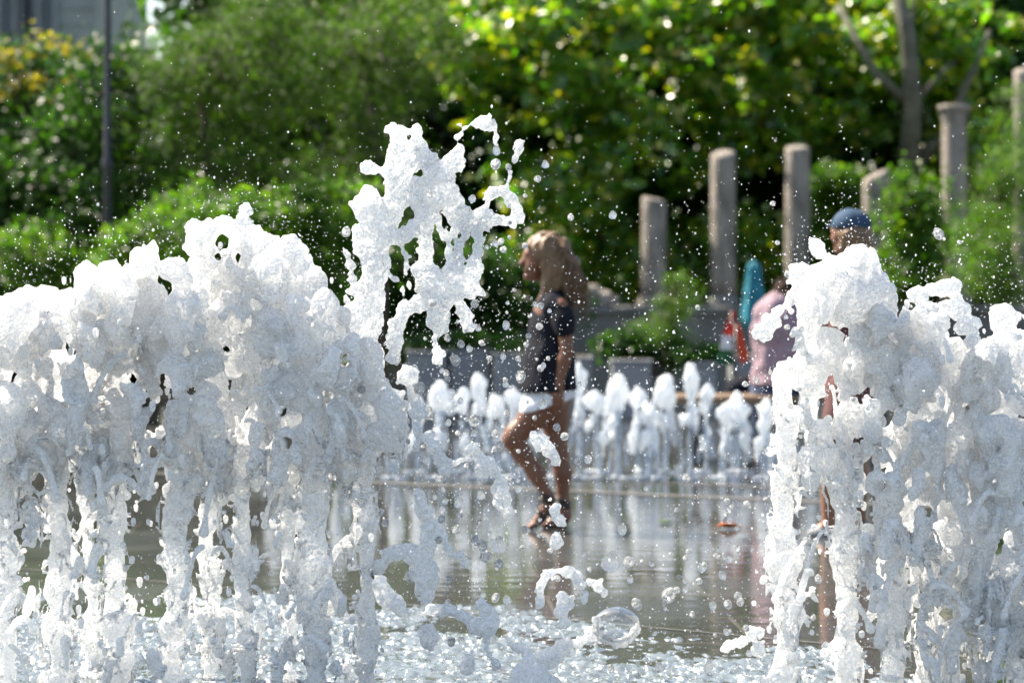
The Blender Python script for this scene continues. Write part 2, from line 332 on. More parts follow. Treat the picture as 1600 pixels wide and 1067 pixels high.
# choppy splashing film in the foreground
def choppy():
    nx, ny = 620, 460; x = np.linspace(-2.4, 2.4, nx); y = np.linspace(4.9, 9.8, ny)
    T1 = ntile(9, 1, 3); T2 = ntile(3.2, 1, 4); T3 = ntile(22, 1, 5)
    ix = np.arange(nx) % 128; iy = np.arange(ny) % 128
    big = lambda T, s: T[np.ix_(((np.arange(nx)*s).astype(int)) % 128, ((np.arange(ny)*s*1.0).astype(int)) % 128, [7])][:, :, 0]
    def tiles(T, s):     # hide the period by adding two slices walked at different speeds
        a = T[(np.arange(nx)*s).astype(int)[:, None] % 128, (np.arange(ny)*s).astype(int)[None] % 128, ((np.arange(nx)[:, None]*.13+np.arange(ny)[None]*.21).astype(int)) % 128]
        return a
    edge = np.minimum(8.9, 8.35-.85*x[:, None])+.3*tiles(T3, .5)
    e = np.clip((edge-y[None])/.45, -1, 1)
    hgt = -.008+.013*np.clip(e, -1, 1)+(.0022*tiles(T1, 1)+.0035*tiles(T2, 1))*np.clip(e+.6, 0, 1)
    V = np.zeros((nx, ny, 3)); V[..., 0] = x[:, None]; V[..., 1] = y[None]; V[..., 2] = hgt
    i = np.arange(nx-1)[:, None]*ny+np.arange(ny-1)[None]; q = np.stack([i, i+ny, i+ny+1, i+1], -1).reshape(-1, 4)
    m, n, l = new_mat('churned_water'); tc = N(n, 'TexCoord')
    nz = N(n, 'TexNoise', i_Scale=55.0, i_Detail=6.0, i_Roughness=.65); ms = N(n, 'Mapping'); ms.inputs['Scale'].default_value = (1, .25, 1)
    l.new(tc.outputs['Object'], ms.inputs[0]); l.new(ms.outputs[0], nz.inputs['Vector'])
    r = ramp(n, [(.55, (0, 0, 0)), (.70, (1, 1, 1))]); l.new(nz.outputs[0], r.inputs[0])
    p = N(n, 'BsdfPrincipled', i_Roughness=.12, i_IOR=1.33); p.inputs['Base Color'].default_value = (.12, .145, .16, 1); p.inputs['Specular IOR Level'].default_value = 1
    q_ = N(n, 'BsdfPrincipled', i_Roughness=.25, i_IOR=1.33); q_.inputs['Base Color'].default_value = (.85, .9, .93, 1)
    v = N(n, 'TexVoronoi', i_Scale=120.0); l.new(tc.outputs['Object'], v.inputs['Vector']); b = N(n, 'Bump', i_Strength=1.0, i_Distance=.006); l.new(v.outputs[0], b.inputs['Height']); l.new(b.outputs[0], q_.inputs['Normal'])
    mx = N(n, 'MixShader'); l.new(r.outputs[0], mx.inputs[0]); l.new(p.outputs[0], mx.inputs[1]); l.new(q_.outputs[0], mx.inputs[2]); out(n, l, mx.outputs[0])
    link('water', np_mesh('water', V.reshape(-1, 3), q), m)['kind'] = 'structure'
choppy()

# ------------------------------------------------------------------ wall, columns, planters
YC = 27.0; S = F/YC
wall = MB(); wx0 = P(560, 0, YC)[0]; wx1 = P(1760, 0, YC)[0]; topz = P(0, 478, YC)[2]
wall = empty('garden_wall', ((wx0+wx1)/2, YC+.35, 0), 'long low grey stone wall that carries the broken columns', 'wall')
MB().box((0, 0, (topz-.1)/2), (wx1-wx0, .5, topz-.1)).build('wall_body', M['wall_stone'], wall)
MB().box((0, 0, topz-.05), (wx1-wx0+.06, .6, .1), bev=.02).build('coping', M['wall_stone'], wall)
cols = [   # centre px, half width px, top py, tilt, distance, label
    (1022, 20, 312, (-.22, .1), 27.3, 'shortest broken stone column left of the other columns, rounded top, moulded foot'),
    (1130, 20, 240, (.10, .3), 27.3, 'broken stone column second from the left, dark plinth, chipped top'),
    (1246, 20, 231, (.02, .2), 27.3, 'broken stone column with square cut top just right of the teal parasol'),
    (1368, 21, 274, (.45, .1), 27.4, 'stump of stone column with slanted top behind the blue cap'),
    (1491, 20, 165, None, 27.3, 'tallest stone column with a flared capital near the right edge'),
    (1600, 17, 110, (.1, .2), 27.3, 'pale stone column cut by the right edge of the picture')]
for i, (cx, hw, ty, tl, Y, lab) in enumerate(cols):
    x, _, zt = P(cx, ty, Y); r = hw/F*Y; b0 = topz; t = empty('stone_column', (x, Y, b0), lab, 'column', 'broken columns standing on the garden wall'); H = zt-b0
    if tl:
        prof = [(r, .0)]+[(r*(1.03-.06*k/10), .12+(H-.14)*k/10) for k in range(11)]+[(r*.93, H), (r*.7, H+.015)]
        tilt = (H-.05, tl[0], tl[1])
    else:
        prof = [(r, 0)]+[(r*(1.02-.08*k/10), .12+(H-.3)*k/10) for k in range(11)]; tilt = None
        MB().lathe((0, 0, 0), [(r*.96, H-.18), (r*1.0, H-.15), (r*1.02, H-.1), (r*1.2, H-.06), (r*1.28, H-.05), (r*1.28, H), (r*1.1, H+.005)], 24).build('capital', M['stone'], t)
    MB().lathe((0, 0, .12), [(a, max(0, b-.12)) for a, b in prof], 24, tilt=tilt and (tilt[0]-.12, tilt[1], tilt[2])).build('shaft', M['stone'], t)
    MB().lathe((0, 0, 0), [(r*1.35, 0), (r*1.38, .04), (r*1.3, .07), (r*1.12, .09), (r*1.1, .13)], 24).build('column_base', M['wall_stone'] if i == 1 else M['stone'], t)
# carved block on wall
x, _, z = P(922, 478, 27.2); f = Field((-.5, -.3, -.05), (.5, .3, .35), .02)
f.chain([(-.2, 0, .05, .12), (0, 0, .1, .13), (.25, 0, .02, .1)], .05); f.noise(.08, .012, 3); f.a = np.maximum(f.a, -f.ax[2][None, None, :]+.0)
tag(link('stone_fragment', f.mesh('stone_fragment'), M['stone'], None, (x, 27.2, topz)), 'rounded brown stone fragment lying on the wall behind the girl', 'stone')
# planters
pl = [(668, 60, 552, 21.5), (735, 62, 550, 21.6), (800, 58, 556, 21.4), (905, 36, 562, 21.5), (985, 60, 566, 21.3), (1098, 34, 570, 21.4), (1170, 60, 560, 21.8)]
plab = ['grey box planter at the left end of the row behind the far jets', 'grey box planter second from left behind the far jets', 'grey box planter just left of the walking girl', 'narrow grey planter just right of the walking girl', 'wide pale grey planter under the feathery shrub', 'narrow grey planter below the second column', 'grey planter behind the seated pink shirt']
for (px, wd, py, Y), lab in zip(pl, plab):
    x, _, z = P(px, py, Y); ww = wd/F*Y; t = empty('planter', (x, Y, 0), lab, 'planter', 'grey box planters in a row below the wall')
    MB().box((0, 0, z/2), (ww, .45, z), bev=.012).build('planter_box', M['planter'], t)
    MB().box((0, 0, z+.015), (ww+.03, .48, .03), bev=.008).build('rim', M['planter'], t)
    MB().box((0, 0, z+.034), (ww-.06, .38, .01)).build('soil', M['twig'], t)

# ------------------------------------------------------------------ buildings
def building(px0, px1, py0, Y, label, wins, stor=1):
    x0 = P(px0, 0, Y)[0]; x1 = P(px1, 0, Y)[0]; H = 9.0; t = empty('building', ((x0+x1)/2, Y+3, 0), label, 'building'); W = x1-x0
    MB().box((0, 0, H/2), (W, 6, H)).build('facade', M['render'], t)
    for k in range(26): MB
    mb = MB()
    for k in range(30): mb.box((0, -3.01, .3+k*.3), (W, .03, .02))
    mb.build('cladding_joint', M['trim'], t)
    MB().box((0, 0, H+.15), (W+.6, 6.6, .3)).build('roof', M['trim'], t)
    for wpx, ww in wins:
        wx = P(wpx, 0, Y)[0]-(x0+x1)/2
        for s in range(3):
            wz = .9+s*2.5; fr = MB().box((wx, -3.03, wz), (ww+.2, .1, 1.7)).build('window', M['trim'], t)
            MB().box((wx, -3.07, wz), (ww, .06, 1.5)).build('pane', M['window'], fr); MB().box((wx, -3.12, wz), (.06, .04, 1.5)).build('mullion', M['trim'], fr)
building(-260, 150, 0, 42, 'grey clad building with dark blue windows behind the yellow flowering bush', [(25, .5), (62, .45), (-120, .9), (-200, .9)])
building(1560, 2000, 0, 44, 'grey building glimpsed behind the trees at the top right', [(1640, .9), (1760, .9), (1880, .9)])

# lamp post
x, _, z = P(168, 372, 22.0); lp = empty('lamp_post', (x, 22, 0), 'thin black iron lamp post in front of the dark shrubs', 'lamp post')
MB().lathe((0, 0, 0), [(.11, 0), (.11, .25), (.075, .32), (.06, .9), (.05, 1.0), (.042, 1.2), (.036, 2.2), (.05, 2.24), (.05, 2.3), (.034, 2.34), (.03, 4.6)], 16).build('post', M['metal'], lp)
MB().lathe((0, 0, 4.6), [(.05, 0), (.14, .08), (.2, .45), (.06, .55), (.02, .7)], 12).build('lantern', M['metal'], lp)

# ------------------------------------------------------------------ foliage
def leaves(centres, radii, count, size, shape='oval', droop=0.0, clump=.28, nclump=None, seed=0, fill=.35):
    """leaf mesh: clumps scattered in a union of ellipsoids; every leaf a folded, curved card of its own"""
    g = np.random.default_rng(seed+500); cs = np.array(centres, float); rs = np.array(radii, float)
    vol = rs.prod(1); k = g.choice(len(cs), nclump, p=vol/vol.sum())
    d = g.standard_normal((nclump, 3)); d /= np.linalg.norm(d, axis=1)[:, None]; rr = g.uniform(fill, 1, (nclump, 1))**.6
    cc = cs[k]+d*rr*rs[k]
    csz = clump*g.uniform(.5, 1.4, nclump)
    ki = g.integers(0, nclump, count); off = g.standard_normal((count, 3)); off *= (csz[ki]*.55)[:, None]; off[:, 2] *= .65
    c = cc[ki]+off
    if droop: c[:, 2] -= droop*g.uniform(0, 1, count)**1.5
    L = size*g.uniform(.6, 1.25, count)
    # axes
    ax = g.standard_normal((count, 3)); ax[:, 2] = ax[:, 2]*.45-.25-droop; ax /= np.linalg.norm(ax, axis=1)[:, None]
    up = g.standard_normal((count, 3))*.62+np.array([-.46, -.58, .75]); sd = np.cross(ax, up); sd /= np.linalg.norm(sd, axis=1)[:, None]+1e-9; nn = np.cross(sd, ax)
    if shape == 'oval': T = [(0, 0, 0), (.3, .34, .05), (.75, .26, .04), (1, 0, -.08), (.75, -.26, .04), (.3, -.34, .05)]
    elif shape == 'narrow': T = [(0, 0, 0), (.35, .12, .0), (.75, .09, .0), (1, 0, -.05), (.75, -.09, .0), (.35, -.12, .0)]
    else: T = [(0, 0, 0), (.15, .5, .04), (.55, .42, 0), (1, 0, -.1), (.55, -.42, 0), (.15, -.5, .04)]
    V = np.stack([c+ax*(L*a)[:, None]+sd*(L*b)[:, None]+nn*(L*h)[:, None] for a, b, h in T], 1).reshape(-1, 3)
    b = np.arange(count)[:, None]*6
    Fq = np.concatenate([b+np.array([0, 1, 2, 3]), b+np.array([0, 3, 4, 5])], 0)
    return V, Fq, cc
def tree(name, px, Y, blobs, count, size, mat, label, cat='tree', shape='oval', trunk=.1, clump=.28, nclump=200, droop=0., seed=0, depth=1.0, group=None, trunkmat='twig', path=None, fill=.35):
    """blobs: (px, py, rx, ry) in photo pixels, spread around distance Y"""
    gg = np.random.default_rng(seed); x0 = P(px, 0, Y)[0]; s = Y/F
    cs = []; rs = []
    for bx, by, rx, ry in blobs:
        q = P(bx, by, Y); cs.append((q[0]-x0, gg.uniform(-.3, .3)*depth, q[2])); rs.append((rx*s, depth, ry*s))
    root = empty(name, (x0, Y, 0), label, cat, group)
    V, Fq, cc = leaves(cs, rs, count, size, shape, droop, clump, nclump, seed, fill)
    keep = V[:, 2].reshape(-1, 6).min(1) > .02
    b = np.flatnonzero(keep); V = V.reshape(-1, 6, 3)[b].reshape(-1, 3); bb = np.arange(len(b))[:, None]*6
    Fq = np.concatenate([bb+np.array([0, 1, 2, 3]), bb+np.array([0, 3, 4, 5])], 0)
    link('crown', np_mesh('crown', V, Fq, False), mat, root)
    mb = MB(); path = path or [(0, 0, 0), (.05, 0, cs[0][2]*.5), (cs[0][0]*.6, 0, cs[0][2]*.95)]
    n_ = len(path); mb.tube(path, [trunk*(1-.55*i/(n_-1)) for i in range(n_)], 10); mb.build('trunk', M[trunkmat], root)
    lb = MB(); pts = [Vector(p) for p in path]
    for c in cc[:: max(1, len(cc)//45)]:
        c = Vector(c); best = min(pts[1:], key=lambda p: (p-c).length+max(0, p.z-c.z)*2); mid = (best+c)/2+Vector((gg.uniform(-.1, .1), gg.uniform(-.1, .1), gg.uniform(0, .15)))
        
        if (best-c).length < 1.3: lb.tube([best, mid, c], [trunk*.26, trunk*.15, trunk*.04], 5)
    lb.build('limbs', M[trunkmat], root)
    return root
SH = 'trees and shrubs behind the plaza'
tree('flowering_bush', 60, 25, [(30, 130, 90, 70), (90, 110, 60, 50), (10, 230, 80, 90), (-60, 200, 90, 120)], 5200, .09, M['dark_leaf'], 'bush with yellow flower heads at the top left', 'bush', nclump=140, seed=1, group=SH, depth=.8, trunk=.05)
V, Fq, cc = leaves([P(20, 80, 24.3), P(75, 72, 24.3), P(5, 120, 24.2), P(110, 80, 24.4), P(85, 130, 24.2), P(-20, 150, 24.2)], [(.30, .3, .12)]*6, 560, .055, 'round', 0, .13, 34, 8)
fb = bpy.data.objects['flowering_bush']; off = np.array(fb.location); link('flowers', np_mesh('flowers', V-off, Fq, False), M['yellow_flower'], fb)['kind'] = 'stuff'
tree('shrub', 90, 24, [(60, 330, 110, 110), (130, 250, 90, 120), (30, 400, 120, 70), (150, 380, 90, 80), (170, 160, 70, 90), (205, 120, 45, 60), (-60, 330, 100, 140)], 15000, .085, M['dark_leaf'], 'dark leafy shrub mass around the black lamp post', 'shrub', nclump=330, seed=2, group=SH, depth=1.1, trunk=.06)
tree('feathery_tree', 330, 23.5, [(300, 100, 75, 70), (260, 170, 60, 90), (380, 60, 90, 60), (330, 190, 70, 70), (420, 130, 60, 80), (250, 260, 40, 60), (380, 250, 80, 50), (430, 20, 60, 50)], 20000, .075, M['feather_leaf'], 'light green feathery tree right of the lamp post', shape='narrow', nclump=170, seed=3, group=SH, depth=1.0, clump=.25, droop=.1, trunk=.08)
tree('willow_tree', 590, 24.5, [(560, 70, 90, 90), (520, 180, 60, 110), (620, 150, 70, 120), (650, 40, 80, 80), (560, 290, 90, 90), (470, 60, 50, 70)], 15000, .08, M['feather_leaf'], 'darker drooping feathery tree at the upper centre left', shape='narrow', nclump=120, seed=4, group=SH, depth=1.0, clump=.27, droop=.35, trunk=.09)
# broad leaved tree with pale trunk
xt = P(1405, 0, 27.6)[0]
tree('broadleaf_tree', 1405, 29.8, [(1300, 120, 150, 130), (1150, 90, 150, 110), (980, 110, 140, 120), (820, 110, 120, 110), (760, 60, 90, 70), (1450, 60, 130, 90), (1560, 200, 90, 130), (880, 250, 120, 100), (1010, 250, 110, 80), (1180, 240, 100, 70), (1490, 220, 70, 80), (1300, 30, 200, 60), (1000, -20, 300, 60)],
     15500, .17, M['plane_leaf'], 'large broadleaved tree with pale trunk and glossy leaves over the columns', trunk=.17, clump=.27, nclump=260, seed=5, depth=1.1, group=SH, trunkmat='bark',
     path=[(.25, .3, 0), (.15, .1, 1.2), (.06, -.3, 2.0), (-.02, -.9, 2.7), (-.05, -1.3, 3.3), (-.12, -1.4, 4.1), (-.3, -1.2, 5)], fill=.5)
bt = bpy.data.objects['broadleaf_tree']; lm = MB()
lm.tube([(.0, -.8, 2.5), (.35, -1, 2.95), (.6, -1.1, 3.5), (.9, -1.1, 4.2)], [.07, .05, .04, .03], 8)
lm.tube([(-.05, -1.3, 3.3), (-.5, -1.3, 3.7), (-.9, -1.1, 4.5)], [.07, .045, .035], 8); lm.build('bough', M['bark'], bt)
# deep background trees
bgt = [(80, 31, 330, 230), (430, 32, 300, 230), (700, 33, 260, 260), (960, 32.5, 290, 260), (1240, 33, 290, 270), (1500, 32, 280, 270), (1800, 33, 260, 260), (-240, 32, 300, 260)]
bl = ['dark tree behind the yellow flowering bush', 'dark tree behind the feathery trees', 'dark tree behind the high splash', 'dark tree behind the walking girl', 'dark tree behind the three left columns', 'dark tree behind the tallest column', 'dark tree at the far right edge', 'dark tree at the far left edge']
for i, ((px, Y, w_, top), lab) in enumerate(zip(bgt, bl)):
    cx = px; B = [(cx+ux*w_*.33, 180+uy*160, w_*.33, 130) for ux in (-1, 0, 1) for uy in (-1.2, -.2, .9, 1.6)]
    if i in (0, 7): B = [(x_, y_, a, b_) for x_, y_, a, b_ in B if y_ > 240]
    tree('dark_tree', cx, Y, B, 11000, .2, M['dark_leaf'], lab, shape='round', trunk=.16, clump=.5, nclump=330, seed=20+i, depth=1.4, group=SH, fill=.1)
# hedge below and around
tree('hedge', 700, 26.0, [(640, 420, 80, 70), (730, 450, 90, 70), (820, 450, 70, 60), (640, 500, 90, 50), (760, 510, 90, 50), (560, 430, 60, 80)], 9500, .09, M['dark_leaf'], 'dark hedge between the high splash and the girl', 'hedge', nclump=220, seed=6, depth=.6, group=SH, trunk=.04)
tree('hedge', 1060, 28.9, [(900, 400, 80, 70), (980, 420, 80, 60), (1080, 420, 80, 70), (1190, 400, 80, 70), (1300, 430, 80, 80), (1420, 430, 80, 80), (1540, 430, 80, 80), (900, 330, 60, 60)], 11000, .12, M['plane_leaf'], 'dark hedge directly behind the columns', 'hedge', nclump=240, seed=7, depth=.5, group=SH, trunk=.04)
def shrub(px, Y, blobs, cnt, lab, seed, size=.06, mat='bright_leaf', shape='narrow', cl=.15, nc=90, depth=.35, cat='shrub', name='shrub'):
    tree(name, px, Y, blobs, cnt, size, M[mat], lab, cat, shape=shape, clump=cl, nclump=nc, seed=seed, depth=depth, group=SH, trunk=.025)
shrub(230, 21, [(200, 390, 50, 45), (250, 360, 55, 45), (300, 340, 45, 45), (240, 420, 70, 40)], 4200, 'bright green shrub above the left jets beside the lamp post', 31, size=.1, nc=75)
shrub(330, 20.6, [(330, 370, 60, 50), (380, 350, 50, 50)], 3200, 'bright green shrub behind the pierced foam crest', 32, size=.1, nc=75)
shrub(480, 21, [(450, 340, 50, 50), (500, 330, 50, 45), (540, 320, 40, 40), (500, 390, 70, 60), (560, 380, 40, 50)], 5000, 'bright green shrub just left of the high splash', 33, size=.1, cl=.15, nc=75)
shrub(50, 21.3, [(40, 400, 70, 50), (100, 430, 60, 40)], 2800, 'bright green shrub at the far left above the foam', 34, size=.1, nc=75)
shrub(1320, 28.2, [(1300, 290, 45, 25), (1290, 360, 40, 50), (1320, 330, 40, 30)], 4200, 'light green shrub between the third column and the slanted stump', 35, size=.09, shape='oval', cl=.2)
shrub(1430, 26.4, [(1420, 350, 30, 50), (1430, 310, 40, 40), (1440, 380, 40, 50), (1420, 420, 50, 40)], 5200, 'light green shrub between the slanted stump and the tallest column', 36, size=.08, shape='oval', cl=.2)
shrub(1560, 23.5, [(1560, 300, 45, 50), (1580, 260, 40, 50), (1540, 360, 60, 40), (1590, 340, 50, 50), (1530, 410, 60, 40), (1570, 430, 60, 40), (1590, 180, 30, 50)], 9500, 'bright feathery shrub before the tallest column at the right edge', 37, cl=.2, nc=120, depth=.5)
shrub(1040, 21.6, [(1040, 500, 40, 40), (1060, 460, 30, 35), (1020, 530, 50, 30), (1050, 550, 40, 30)], 4200, 'feathery green shrub in the planter below the first two columns', 38, size=.05, cl=.1, nc=70, depth=.25)
shrub(990, 21.5, [(970, 540, 35, 18), (1000, 550, 40, 14), (1080, 552, 40, 12)], 3000, 'low dark green plant spilling over the planters', 39, size=.06, shape='oval', mat='dark_leaf', cl=.1, nc=50, depth=.2)
shrub(700, 21.6, [(700, 540, 60, 16), (790, 545, 40, 14)], 3500, 'low plants growing in the planters left of the girl', 40, size=.06, shape='oval', mat='dark_leaf', cl=.1, nc=50, depth=.2)

# ------------------------------------------------------------------ people
def pc(root, pts, s, Y):         # pixel chain -> local chain
    return [((px-800)/F*Y-root[0], dy, HC+(HY-py)/F*Y, r) for px, py, dy, r in pts]
def person_field(root, bounds, vox):
    return Field(bounds[0], bounds[1], vox)
def hand(f, w_, d, side, sc=1.0, k=.004):      # w_ wrist, d hand direction, side = thumb side
    w_ = Vector(w_); d = Vector(d).normalized(); sv = Vector(side).normalized(); nrm = d.cross(sv)
    pe = w_+d*.075*sc
    for i, (o, L) in enumerate(((-.026, .058), (-.009, .068), (.009, .072), (.026, .062))):
        b0 = w_+sv*o*.5*sc; b1 = pe+sv*o*sc; f.seg(b0, b1, .014*sc, .011*sc, .012)
        m1 = b1+(d*.5+nrm*.12)*L*sc; m2 = m1+(d*.38+nrm*.3)*L*sc; f.seg(b1, m1, .0085*sc, .008*sc, k); f.seg(m1, m2, .008*sc, .0065*sc, k)
    t0 = w_+d*.02*sc+sv*.02*sc; t1 = t0+(d*.5+sv*.6)*.045*sc; t2 = t1+(d*.85+sv*.25)*.03*sc; f.seg(t0, t1, .013*sc, .01*sc, .008); f.seg(t1, t2, .01*sc, .0075*sc, k)
def head(f, c, fw, up, s=1.0):       # c centre of skull, fw facing
    c = Vector(c); fw = Vector(fw).normalized(); up = Vector(up).normalized(); sd = fw.cross(up)
    f.seg(c-fw*.015*s+up*.02*s, c+fw*.015*s+up*.015*s, .082*s, .078*s, .02)
    f.seg(c+fw*.03*s-up*.02*s, c+fw*.045*s-up*.075*s, .055*s, .033*s, .03)      # face down to the chin
    f.seg(c+fw*.083*s+up*.012*s, c+fw*.105*s-up*.022*s, .010*s, .014*s, .012)   # nose
    f.seg(c+fw*.082*s-up*.052*s-sd*.012*s, c+fw*.082*s-up*.052*s+sd*.012*s, .011*s, .011*s, .01)  # lips
    f.seg(c+fw*.078*s-up*.088*s, c+fw*.078*s-up*.088*s, .017*s, .017*s, .02)    # chin
    f.seg(c+fw*.075*s+up*.028*s-sd*.03*s, c+fw*.075*s+up*.028*s+sd*.03*s, .016*s, .016*s, .015)   # brow
    for q in (-1, 1):
        f.seg(c+sd*q*.08*s-up*.005*s, c+sd*q*.083*s-up*.03*s, .014*s, .01*s, .006); f.seg(c+fw*.055*s+sd*q*.035*s-up*.035*s, c+fw*.05*s+sd*q*.038*s-up*.03*s, .024*s, .024*s, .02)
def face_bits(root, c, fw, up, s=1.0):
    c = Vector(c); fw = Vector(fw).normalized(); up = Vector(up).normalized(); sd = fw.cross(up)
    for q in (-1, 1):
        e = MB(); e.lathe((0, 0, 0), [(.001, -.011*s), (.008*s, -.008*s), (.011*s, 0), (.008*s, .008*s), (.001, .011*s)], 12)
        e.build('eye', M['eye'], root, c+fw*.078*s+sd*q*.032*s+up*.006*s)

# --- the girl
YG = 11.55; rx = P(866, 0, YG)[0]
girl = empty('person', (rx, YG, 0), 'girl with long sandy hair, black top and white shorts walking left', 'person')
g0 = (rx, YG, 0); D = lambda pts: pc(g0, pts, 0, YG)
f = Field((-.36, -.34, -.01), (.24, .3, 1.46), .006)
f.chain(D([(861, 615, 0, .084), (860, 580, 0, .072), (860, 530, 0, .08), (864, 488, 0, .09), (864, 474, 0, .07)]), .03, (1, .72, 1))
f.chain(D([(866, 478, -.10, .05), (868, 478, .10, .05)]), .04)
f.chain(D([(864, 470, 0, .045), (857, 440, 0, .040)]), .03)
hc = Vector(D([(848, 404, 0, 0)])[0][:3]); head(f, hc, (-1, -.12, -.03), (0, 0, 1), .98)
# near arm hanging, far arm a little forward
f.chain(D([(874, 480, -.15, .045), (882, 515, -.165, .036), (884, 548, -.17, .031), (880, 560, -.17, .030), (872, 600, -.17, .021)]), .015)
hw = D([(872, 600, -.17, .02)])[0][:3]; hand(f, hw, (-.08, 0, -1), (-1, .2, 0), .85)
f.chain(D([(868, 480, .15, .043), (866, 530, .17, .034), (852, 560, .17, .029), (842, 596, .17, .02)]), .015)
hw = D([(842, 596, .17, .02)])[0][:3]; hand(f, hw, (-.2, 0, -1), (-1, -.2, 0), .85)
# near leg: knee forward, heel lifted
f.chain(D([(858, 622, -.065, .080), (834, 648, -.07, .066), (807, 676, -.07, .050), (801, 686, -.07, .046), (816, 708, -.07, .043), (838, 740, -.06, .038), (856, 772, -.06, .026)]), .03)
f.chain(D([(858, 778, -.06, .03), (852, 795, -.06, .028), (840, 812, -.06, .024), (830, 819, -.06, .016)]), .012)
for q in range(5): f.chain(D([(834, 816, -.085+q*.013, .012), (826-q*.5, 821, -.09+q*.015, .0085)]), .004)
# far leg straight
f.chain(D([(868, 622, .065, .082), (867, 655, .065, .066), (869, 692, .062, .050), (873, 712, .06, .045), (880, 740, .06, .041), (880, 785, .06, .027)]), .03)
f.chain(D([(884, 806, .06, .03), (878, 812, .06, .03), (862, 818, .06, .022), (852, 820, .06, .016)]), .012); f.chain(D([(880, 785, .06, .03), (882, 808, .06, .03)]), .02)
for q in range(5): f.chain(D([(856, 819, .035+q*.013, .012), (848, 821.5, .03+q*.015, .008)]), .004)
link('body', f.mesh('body'), M['skin'], girl)
face_bits(girl, hc, (-1, -.12, -.03), (0, 0, 1), .98)
# sleeveless top, loose and flaring forward
f = Field((-.26, -.3, .5), (.22, .3, 1.2), .006)
f.chain(D([(866, 482, 0, .092), (861, 510, 0, .10), (858, 560, 0, .118), (855, 604, 0, .142)]), .03, (1, .74, 1)); f.chain(D([(866, 475, -.115, .060), (866, 475, .115, .060)]), .03)
f.chain(D([(872, 482, -.14, .056), (878, 500, -.165, .052), (881, 512, -.17, .05)]), .02); f.chain(D([(870, 482, .14, .056), (868, 510, .165, .05)]), .02)
zz = f.ax[2][None, None, :]; xx = f.ax[0][:, None, None]; yy = f.ax[1][None, :, None]
hem = HC+(HY-611)/F*YG; f.a += (.006*np.sin(xx*70+yy*50)*np.clip((.95-zz)/.3, 0, 1)).astype(np.float32); f.noise(.05, .0025, 3, (1, 1, 3))
f.a = np.maximum(f.a, (hem+.25*(xx+.05)*.2-zz)); nk = D([(860, 470, 0, 0)])[0]
f.a = np.maximum(f.a, 0.046-np.sqrt((xx-nk[0]+.02)**2+yy**2*.9+(zz-nk[2]-.03)**2)); link('top', f.mesh('top'), M['black_cloth'], girl)
# pale print on the top
pr = MB(); q = D([(838, 560, 0, 0)])[0]
f = Field((q[0]-.09, -.16, q[2]-.12), (q[0]+.09, .0, q[2]+.1), .006)
f.chain(D([(861, 482, 0, .0), (861, 510, 0, .1025), (858, 560, 0, .1205), (855, 604, 0, .1445)]), .03, (1, .74, 1)); xx = f.ax[0][:, None, None]; yy = f.ax[1][None, :, None]; zz = f.ax[2][None, None, :]
f.a += (.006*np.sin((xx)*70+yy*50)*np.clip((.95-zz)/.3, 0, 1)).astype(np.float32)
f.a = np.maximum(f.a, np.sqrt(((xx-q[0]-.02)*1.3)**2+(zz-q[2])**2)-.04); nz = f.noise(.025, 0, 5, ret=True); f.a = np.maximum(f.a, (nz-.2)*.01); f.a = np.maximum(f.a, yy+.03)
link('shirt_print', f.mesh('shirt_print'), M['planter'], girl)
f = Field((-.3, -.26, .42), (.2, .26, .75), .006)
f.chain(D([(861, 604, 0, .105), (860, 618, 0, .107)]), .03, (1, .76, 1)); f.chain(D([(858, 620, -.07, .10), (843, 638, -.075, .095)]), .04); f.chain(D([(868, 620, .07, .10), (868, 636, .07, .097)]), .04)
zz = f.ax[2][None, None, :]; xx = f.ax[0][:, None, None]; f.a = np.maximum(f.a, (HC+(HY-634)/F*YG-zz+(xx+.04)*.3)); f.noise(.05, .002, 6); link('shorts', f.mesh('shorts'), M['white_cloth'], girl)
# hair: lump plus wavy strands
hp = empty; f = Field((-.2, -.2, .85), (.2, .2, 1.46), .006)
f.chain([(hc.x+.005, 0, hc.z+.018, .1), (hc.x+.025, 0, hc.z+.012, .098)], .02); f.chain(D([(860, 395, 0, .095), (874, 420, 0, .09), (880, 445, 0, .082), (884, 470, 0, .05)]), .03); f.chain(D([(862, 420, -.05, .06), (858, 452, -.07, .035)]), .03)
f.a = np.maximum(f.a, .096-np.sqrt((f.ax[0][:, None, None]-hc.x+.062)**2+(f.ax[1][None, :, None]+.0)**2*1.0+(f.ax[2][None, None, :]-hc.z+.035)**2))
f.noise(.03, .005, 7, (1, 1, 3)); hair = link('hair', f.mesh('hair'), M['blond_hair'], girl)
st = MB()
for i in range(260):
    a = random.uniform(-1.25, 1.9); ph = random.uniform(0, 6); r0 = .098; th = random.uniform(.1, 1.2)
    sx = hc.x+.02+math.sin(th)*r0*math.cos(a*1.1+.2)*1; sy = math.sin(th)*r0*math.sin(a*1.8); p = Vector((sx, sy, hc.z+.02+r0*math.cos(th))); pts = [p.copy()]
    L = random.uniform(.2, .34)
    for k in range(9):
        tt = (k+1)/9; p = Vector((sx+(.03+.08*max(0, math.cos(a)))*tt+.018*math.sin(ph+tt*11), sy*(1+.3*tt)+.012*math.cos(ph+tt*8), hc.z+.02+r0*math.cos(th)-L*tt)); rr = math.hypot(p.x-hc.x, p.y)
        if p.z > hc.z-.06 and rr < .1: p.x = hc.x+(p.x-hc.x)*.1/rr; p.y = p.y*.1/rr
        pts.append(p)
    if min(q.x for q in pts[2:]) < hc.x+.012: continue
    st.tube(pts, [.004]*8+[.003, .0012], 5)
st.build('hair_strands', M['blond_hair'], girl)
